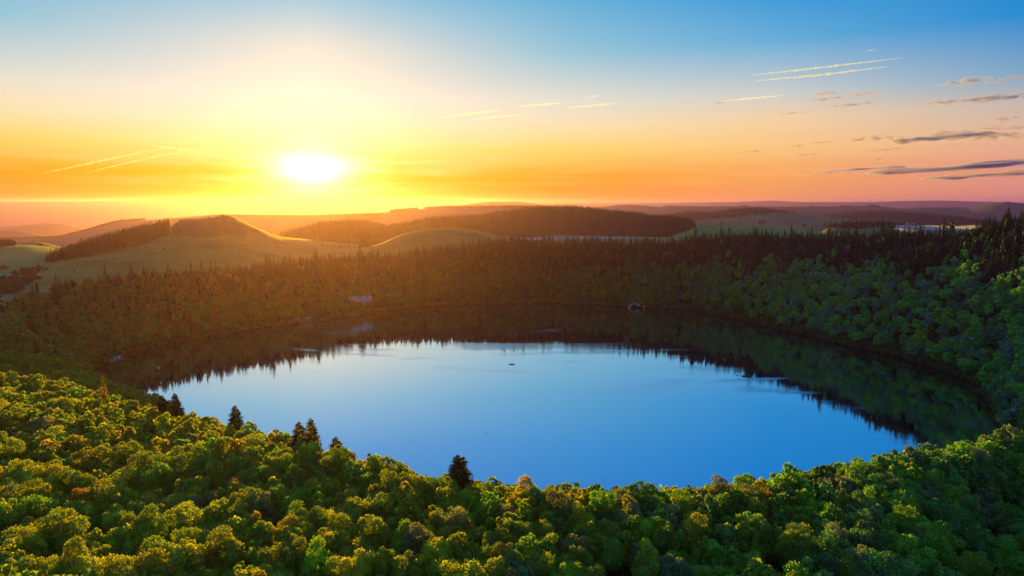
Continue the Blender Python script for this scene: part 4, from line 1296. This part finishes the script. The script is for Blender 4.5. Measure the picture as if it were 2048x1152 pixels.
house(1068, 490, 1225, 4, 4, 5, 0.1, 'small white hut half hidden among the rim spruces', z=z - 2.5, chimney=False)
for i, (u, v) in enumerate([(1816, 448), (1822, 449), (1828, 447.5), (1834, 449), (1808, 450)]):
    x, y, z = [float(k) for k in at_dist(u, v, 3900)]
    house(u, v, 3900, 8, 6, 4, 0.3 * i, ['tallest white house of the village in the mist', 'white village house left of centre in the mist', 'white village house in the middle of the row', 'white village house at the right end of the row', 'white house set apart at the left of the village'][i], z=z - 2, chimney=False)

# wind turbines on the plateau
def turbine_parts(parent, Ht, L, ang):
    mb = MB(); mb.tube([(0, 0, -20), (0, 0, Ht)], [2.4, 1.3], 8); mb.obj('tower', M_TURB, parent)
    mb = MB(); mb.box((0, 1.5, Ht + 1.2), (3.2, 8, 3.4)); mb.obj('nacelle', M_TURB, parent)
    for k in range(3):
        a = ang + k * 2 * math.pi / 3
        d = np.array([math.cos(a), 0, math.sin(a)])
        c = np.array([0, -3.4, Ht + 1.2])
        mb = MB(); mb.tube([c, c + d * L * .3, c + d * L], [0.9, 1.3, 0.3], 5); mb.obj('blade', M_TURB, parent)
    mb = MB(); mb.tube([(0, -2.4, Ht + 1.2), (0, -4.6, Ht + 1.2)], [1.5, .5], 7); mb.obj('hub', M_TURB, parent)
tb = [(1105, 407), (1298, 406), (1314, 408), (1362, 407), (1389, 407), (1418, 407), (1431, 407), (1460, 407), (1487, 405), (1511, 406), (1711, 405), (1740, 404), (1760, 406), (1767, 407)]
tl = ['over the dark spruce hill, alone', 'over the first pale rise, alone', 'just right of the pale rise', 'left of a wide gap on the plateau', 'second before the dark ridge', 'left of a close pair', 'right of a close pair', 'in front of the dark ridge top', 'beside a tree belt on the ridge', 'right of the tree belt', 'left of the dark skyline knob', 'tallest, on the dark skyline knob', 'right of the dark skyline knob', 'last of the row going right']
for i, ((u, v), lb) in enumerate(zip(tb, tl)):
    x, y, z = [float(k) for k in at_dist(u, v, 8350)]
    root = empty('wind_turbine', (x, y, z - 38), -math.atan2(x, y))
    tag(root, 'small white wind turbine ' + lb, 'wind turbine', 'wind turbines on the far plateau')
    turbine_parts(root, 38 + 20, 27, 0.4 + i * 0.7)

# lone trees in the misty fields
for i, (u, v, w, lb) in enumerate([(1442, 446, 8, 'lone round tree in the pale field left of the others'), (1520, 444, 7, 'left tree of a touching pair in the pale field'), (1528, 443, 8, 'taller right tree of a touching pair in the pale field'), (1608, 449, 8, 'lone tree left of three in the misty field'), (1632, 450, 6, 'smallest middle tree of three in the misty field'), (1653, 449, 9, 'widest tree right of three in the misty field'), (1501, 427, 5, 'lone tree high on the ridge pasture'), (80, 487, 14, 'round bushy tree beside the sunlit far field'), (60, 491, 6, 'low bush left of the round field tree'), (1010, 424, 6, 'lone tree on the mauve ridge over the spruce hill')]):
    rho = 3500 if u > 1300 else 2150 if u < 300 else 4300
    x, y, z = [float(k) for k in at_dist(u, v, rho)]
    R = w / 2 / F * rho
    k = R / 5.6
    zt = z - 12 * k
    best = zt
    place_tree('field_tree', BL_HI[i % 8], (x, y, zt), k, k * .9, i, (0.06, 0.065, 0.03), lb, 'tree', 'lone trees in the fields')

# the road at the left, a car on it, copses around it
def copse_px(name, pts, n, cols, sc, label, r=12):
    out = []
    for (u, v, rad_) in pts:
        gx, gy, gz = ground_px(u, v)
        k = n
        a = rng.uniform(0, 6.28, k); q = np.sqrt(rng.uniform(0, 1, k)) * rad_
        X, Y = gx + q * np.cos(a), gy + q * np.sin(a)
        out.append(np.stack([X, Y, H(X, Y)], 1))
    return plant(name, np.concatenate(out), BL_FAR, cols, sc, label)
road_px = [(-60, 585), (-20, 574), (0, 567), (18, 556), (32, 546), (44, 536), (54, 529), (62, 525)]
L_, R__ = [], []
gp = [ground_px(u, v) for u, v in road_px]
gp = np.array(gp)
xs = np.interp(np.linspace(0, 1, 40), np.linspace(0, 1, len(gp)), gp[:, 0]); ys = np.interp(np.linspace(0, 1, 40), np.linspace(0, 1, len(gp)), gp[:, 1])
tx, ty = np.gradient(xs), np.gradient(ys); tn = np.hypot(tx, ty)
nx, ny = -ty / tn, tx / tn
rows = []
for q in (-3.4, -1.1, 1.1, 3.4):
    X, Y = xs + nx * q, ys + ny * q
    rows.append(np.stack([X, Y, H(X, Y) + 0.6], 1))
V = np.concatenate(rows)
fc = []
for a in range(3):
    for i in range(39):
        fc.append((a * 40 + i, a * 40 + i + 1, (a + 1) * 40 + i + 1, (a + 1) * 40 + i))
mb = MB(); mb.add(V, fc); road = mb.obj('road', M_ASPH); tag(road, 'road climbing between the fields', None, None, 'structure')
cxr, cyr = xs[31], ys[31]
car = empty('car', (float(cxr), float(cyr), float(H(cxr, cyr)) + .62), math.atan2(ty[31], tx[31]))
tag(car, 'tiny white car driving on the road beside the hedge', 'car')
mb = MB(); mb.box((0, 0, .75), (4.3, 1.8, .7)); mb.box((-.1, 0, 1.35), (2.6, 1.6, .55), 0, .8); mb.obj('body', M_WHITE, car)
mb = MB(); mb.box((-.1, 0, 1.36), (2.3, 1.63, .34), 0, .86); mb.obj('window_band', M_GLASS, car)
for a in (-1.35, 1.35):
    for b in (-.85, .85):
        mb = MB(); mb.tube([(a, b - .1, .34), (a, b + .1, .34)], [.34, .34], 10); mb.obj('wheel', M_RUBBER, car)
RUST = [(0.085, 0.05, 0.022), (0.075, 0.055, 0.022), (0.065, 0.05, 0.022)]
copse_px('roadside_wood', [(60, 552, 30), (85, 547, 32), (110, 545, 32), (128, 545, 26), (40, 566, 28), (15, 578, 26), (-10, 590, 30), (0, 545, 12), (10, 540, 9), (28, 533, 8)], 34, RUST, (0.55, 0.9), 'reddish copse beside the road beyond the rim')

# ------------------------------------------------------------------ on the lake
def figure(name, loc, rz, cloth, label, rod_side):
    """a seated angler: one skinned body with head, arms, bent legs"""
    J = {'pelvis': (0, 0, .45), 'chest': (0, .06, .82), 'neck': (0, .09, 1.00), 'head': (0, .12, 1.14), 'top': (0, .12, 1.28),
         'sl': (-.19, .07, .95), 'el': (-.25, .18, .70), 'hl': (-.12, .42, .68), 'sr': (.19, .07, .95), 'er': (.25, .18, .70), 'hr': (.12, .42, .68),
         'hipl': (-.11, .05, .45), 'kl': (-.14, .48, .47), 'al': (-.14, .50, .08), 'tl': (-.14, .66, .05), 'hipr': (.11, .05, .45), 'kr': (.14, .48, .47), 'ar': (.14, .50, .08), 'tr': (.14, .66, .05)}
    rad = {'pelvis': .17, 'chest': .17, 'neck': .065, 'head': .105, 'top': .06, 'sl': .08, 'el': .055, 'hl': .04, 'sr': .08, 'er': .055, 'hr': .04, 'hipl': .11, 'kl': .075, 'al': .05, 'tl': .045, 'hipr': .11, 'kr': .075, 'ar': .05, 'tr': .045}
    E = [('pelvis', 'chest'), ('chest', 'neck'), ('neck', 'head'), ('head', 'top'), ('chest', 'sl'), ('sl', 'el'), ('el', 'hl'), ('chest', 'sr'), ('sr', 'er'), ('er', 'hr'), ('pelvis', 'hipl'), ('hipl', 'kl'), ('kl', 'al'), ('al', 'tl'), ('pelvis', 'hipr'), ('hipr', 'kr'), ('kr', 'ar'), ('ar', 'tr')]
    nm = list(J)
    me = bpy.data.meshes.new('person')
    me.from_pydata([J[k] for k in nm], [(nm.index(a), nm.index(b)) for a, b in E], [])
    me.materials.append(cloth)
    o = bpy.data.objects.new('person', me); COL.objects.link(o)
    md = o.modifiers.new('skin', 'SKIN')
    for i, k in enumerate(nm):
        me.skin_vertices[0].data[i].radius = (rad[k], rad[k])
    me.skin_vertices[0].data[0].use_root = True
    o.modifiers.new('sub', 'SUBSURF').levels = 1
    o.modifiers['sub'].render_levels = 2
    o.location = loc; o.rotation_euler = (0, 0, rz)
    tag(o, label, 'person', 'anglers in the boat')
    mb = MB(); mb.tube([(0, .135, 1.09), (0, .15, 1.17), (0, .13, 1.25)], [.085, .105, .075], 10); mb.obj('face', M_SKIN, o, True)
    mb = MB(); mb.tube([(0, .10, 1.19), (0, .10, 1.27), (0, .11, 1.31)], [.122, .118, .06], 10); mb.obj('hat', M_HAIR, o, True)
    return o
bx, by = [float(k) for k in on_water(1024, 729)]
BRZ = 0.12
boat = empty('fishing_boat', (bx, by, 0.0), BRZ)
tag(boat, 'small dark fishing boat with two anglers, alone in the middle of the lake', 'boat')
secs = [(-2.5, .62, .50, .10), (-1.6, .78, .46, .0), (0, .86, .44, -.04), (1.3, .72, .48, 0), (2.1, .40, .56, .08), (2.6, .04, .66, .34)]
Vh, fh = [], []
for (x, hw, top, bot) in secs:
    Vh += [(x, -hw, top), (x, -hw * .82, bot), (x, 0, bot - .08), (x, hw * .82, bot), (x, hw, top), (x, hw - .06 if hw > .1 else hw, top - .02), (x, hw * .72, bot + .08), (x, -hw * .72, bot + .08), (x, -hw + .06 if hw > .1 else -hw, top - .02)]
for i in range(len(secs) - 1):
    for j in range(9):
        k = (j + 1) % 9
        fh.append((i * 9 + j, i * 9 + k, (i + 1) * 9 + k, (i + 1) * 9 + j))
fh.append(tuple(range(8, -1, -1))); fh.append(tuple((len(secs) - 1) * 9 + j for j in range(9)))
mb = MB(); mb.add(Vh, fh); mb.obj('hull', M_HULL, boat)
for x in (-1.6, .2, 1.5):
    mb = MB(); mb.box((x, 0, .40), (.3, 1.3 if x < 1 else 1.0, .05)); mb.obj('thwart', M_WOOD, boat)
mb = MB(); mb.box((-2.62, 0, .55), (.26, .3, .42)); mb.tube([(-2.62, 0, .4), (-2.66, 0, -.35)], [.07, .05], 6); mb.obj('outboard_motor', M_HULL, boat)
cb, sb_ = math.cos(BRZ), math.sin(BRZ)
def on_boat(x, y, z):
    return (bx + x * cb - y * sb_, by + x * sb_ + y * cb, z)
for x, cl, rz, lb, rl in ((-1.6, M_CLOTH1, BRZ + 1.0, 'person in a brown jacket sitting in the stern, holding a rod', 'long fishing rod held over the stern'), (1.5, M_CLOTH2, BRZ - 1.0, 'person in a navy jacket sitting in the bow, holding a rod', 'long fishing rod held over the bow')):
    figure('person', on_boat(x, -.12, 0.0), rz, cl, lb, 1)
    d = np.array([-math.sin(rz), math.cos(rz), 0])
    h0 = np.array(on_boat(x, -.12, .68)) + d * .40
    mb = MB(); mb.tube([(0, 0, 0), tuple(d * .5 + [0, 0, .5]), tuple(d * 1.1 + [0, 0, 1.5])], [.022, .016, .008], 5)
    rod = mb.obj('fishing_rod', M_WOOD); rod.location = tuple(h0 - d * .1)
    tag(rod, rl, 'fishing rod', 'fishing rods in the boat')
# pontoon near the right bank
px_, py_ = [float(k) for k in on_water(1493, 752)]
pont = empty('pontoon', (px_, py_, 0), 0.35)
tag(pont, 'dark low floating pontoon near the edge of the hill reflection', 'pontoon')
for i in range(14):
    mb = MB(); mb.box((-4.2 + i * .65, 0, .55), (.58, 3.0, .08)); mb.obj('plank', M_WOOD, pont)
for yy in (-1.1, 1.1):
    mb = MB(); mb.tube([(-4.5, yy, .22), (4.5, yy, .22)], [.34, .34], 10); mb.obj('float', M_HULL, pont)
mb = MB(); mb.tube([(-4.3, 1.3, .5), (-4.3, 1.3, 1.5), (4.2, 1.3, 1.5), (4.2, 1.3, .5)], [.04] * 4, 5); mb.obj('railing', M_METAL, pont)
def buoy(u, v, s, mat, label):
    x, y = [float(k) for k in on_water(u, v)]
    root = empty('buoy', (x, y, 0)); tag(root, label, 'buoy', 'buoys on the lake')
    mb = MB(); mb.tube([(0, 0, -.3 * s), (0, 0, -.1 * s), (0, 0, .25 * s), (0, 0, .5 * s)], [.3 * s, .5 * s, .5 * s, .2 * s], 10); mb.obj('float', mat, root, True)
    mb = MB(); mb.tube([(0, 0, .5 * s), (0, 0, 1.1 * s)], [.06 * s, .05 * s], 6); mb.obj('pole', M_METAL, root)
buoy(1475, 751, 1.6, M_HULL, 'small dark buoy just left of the pontoon')
buoy(972, 866, .9, M_HULL, 'tiny dark buoy alone on the bright blue water')
buoy(318, 736, 1.5, M_WHITE, 'tiny white buoy on the dark water, farther of two')
buoy(322, 766, 1.5, M_WHITE, 'tiny white buoy on the dark water near the pale edge')
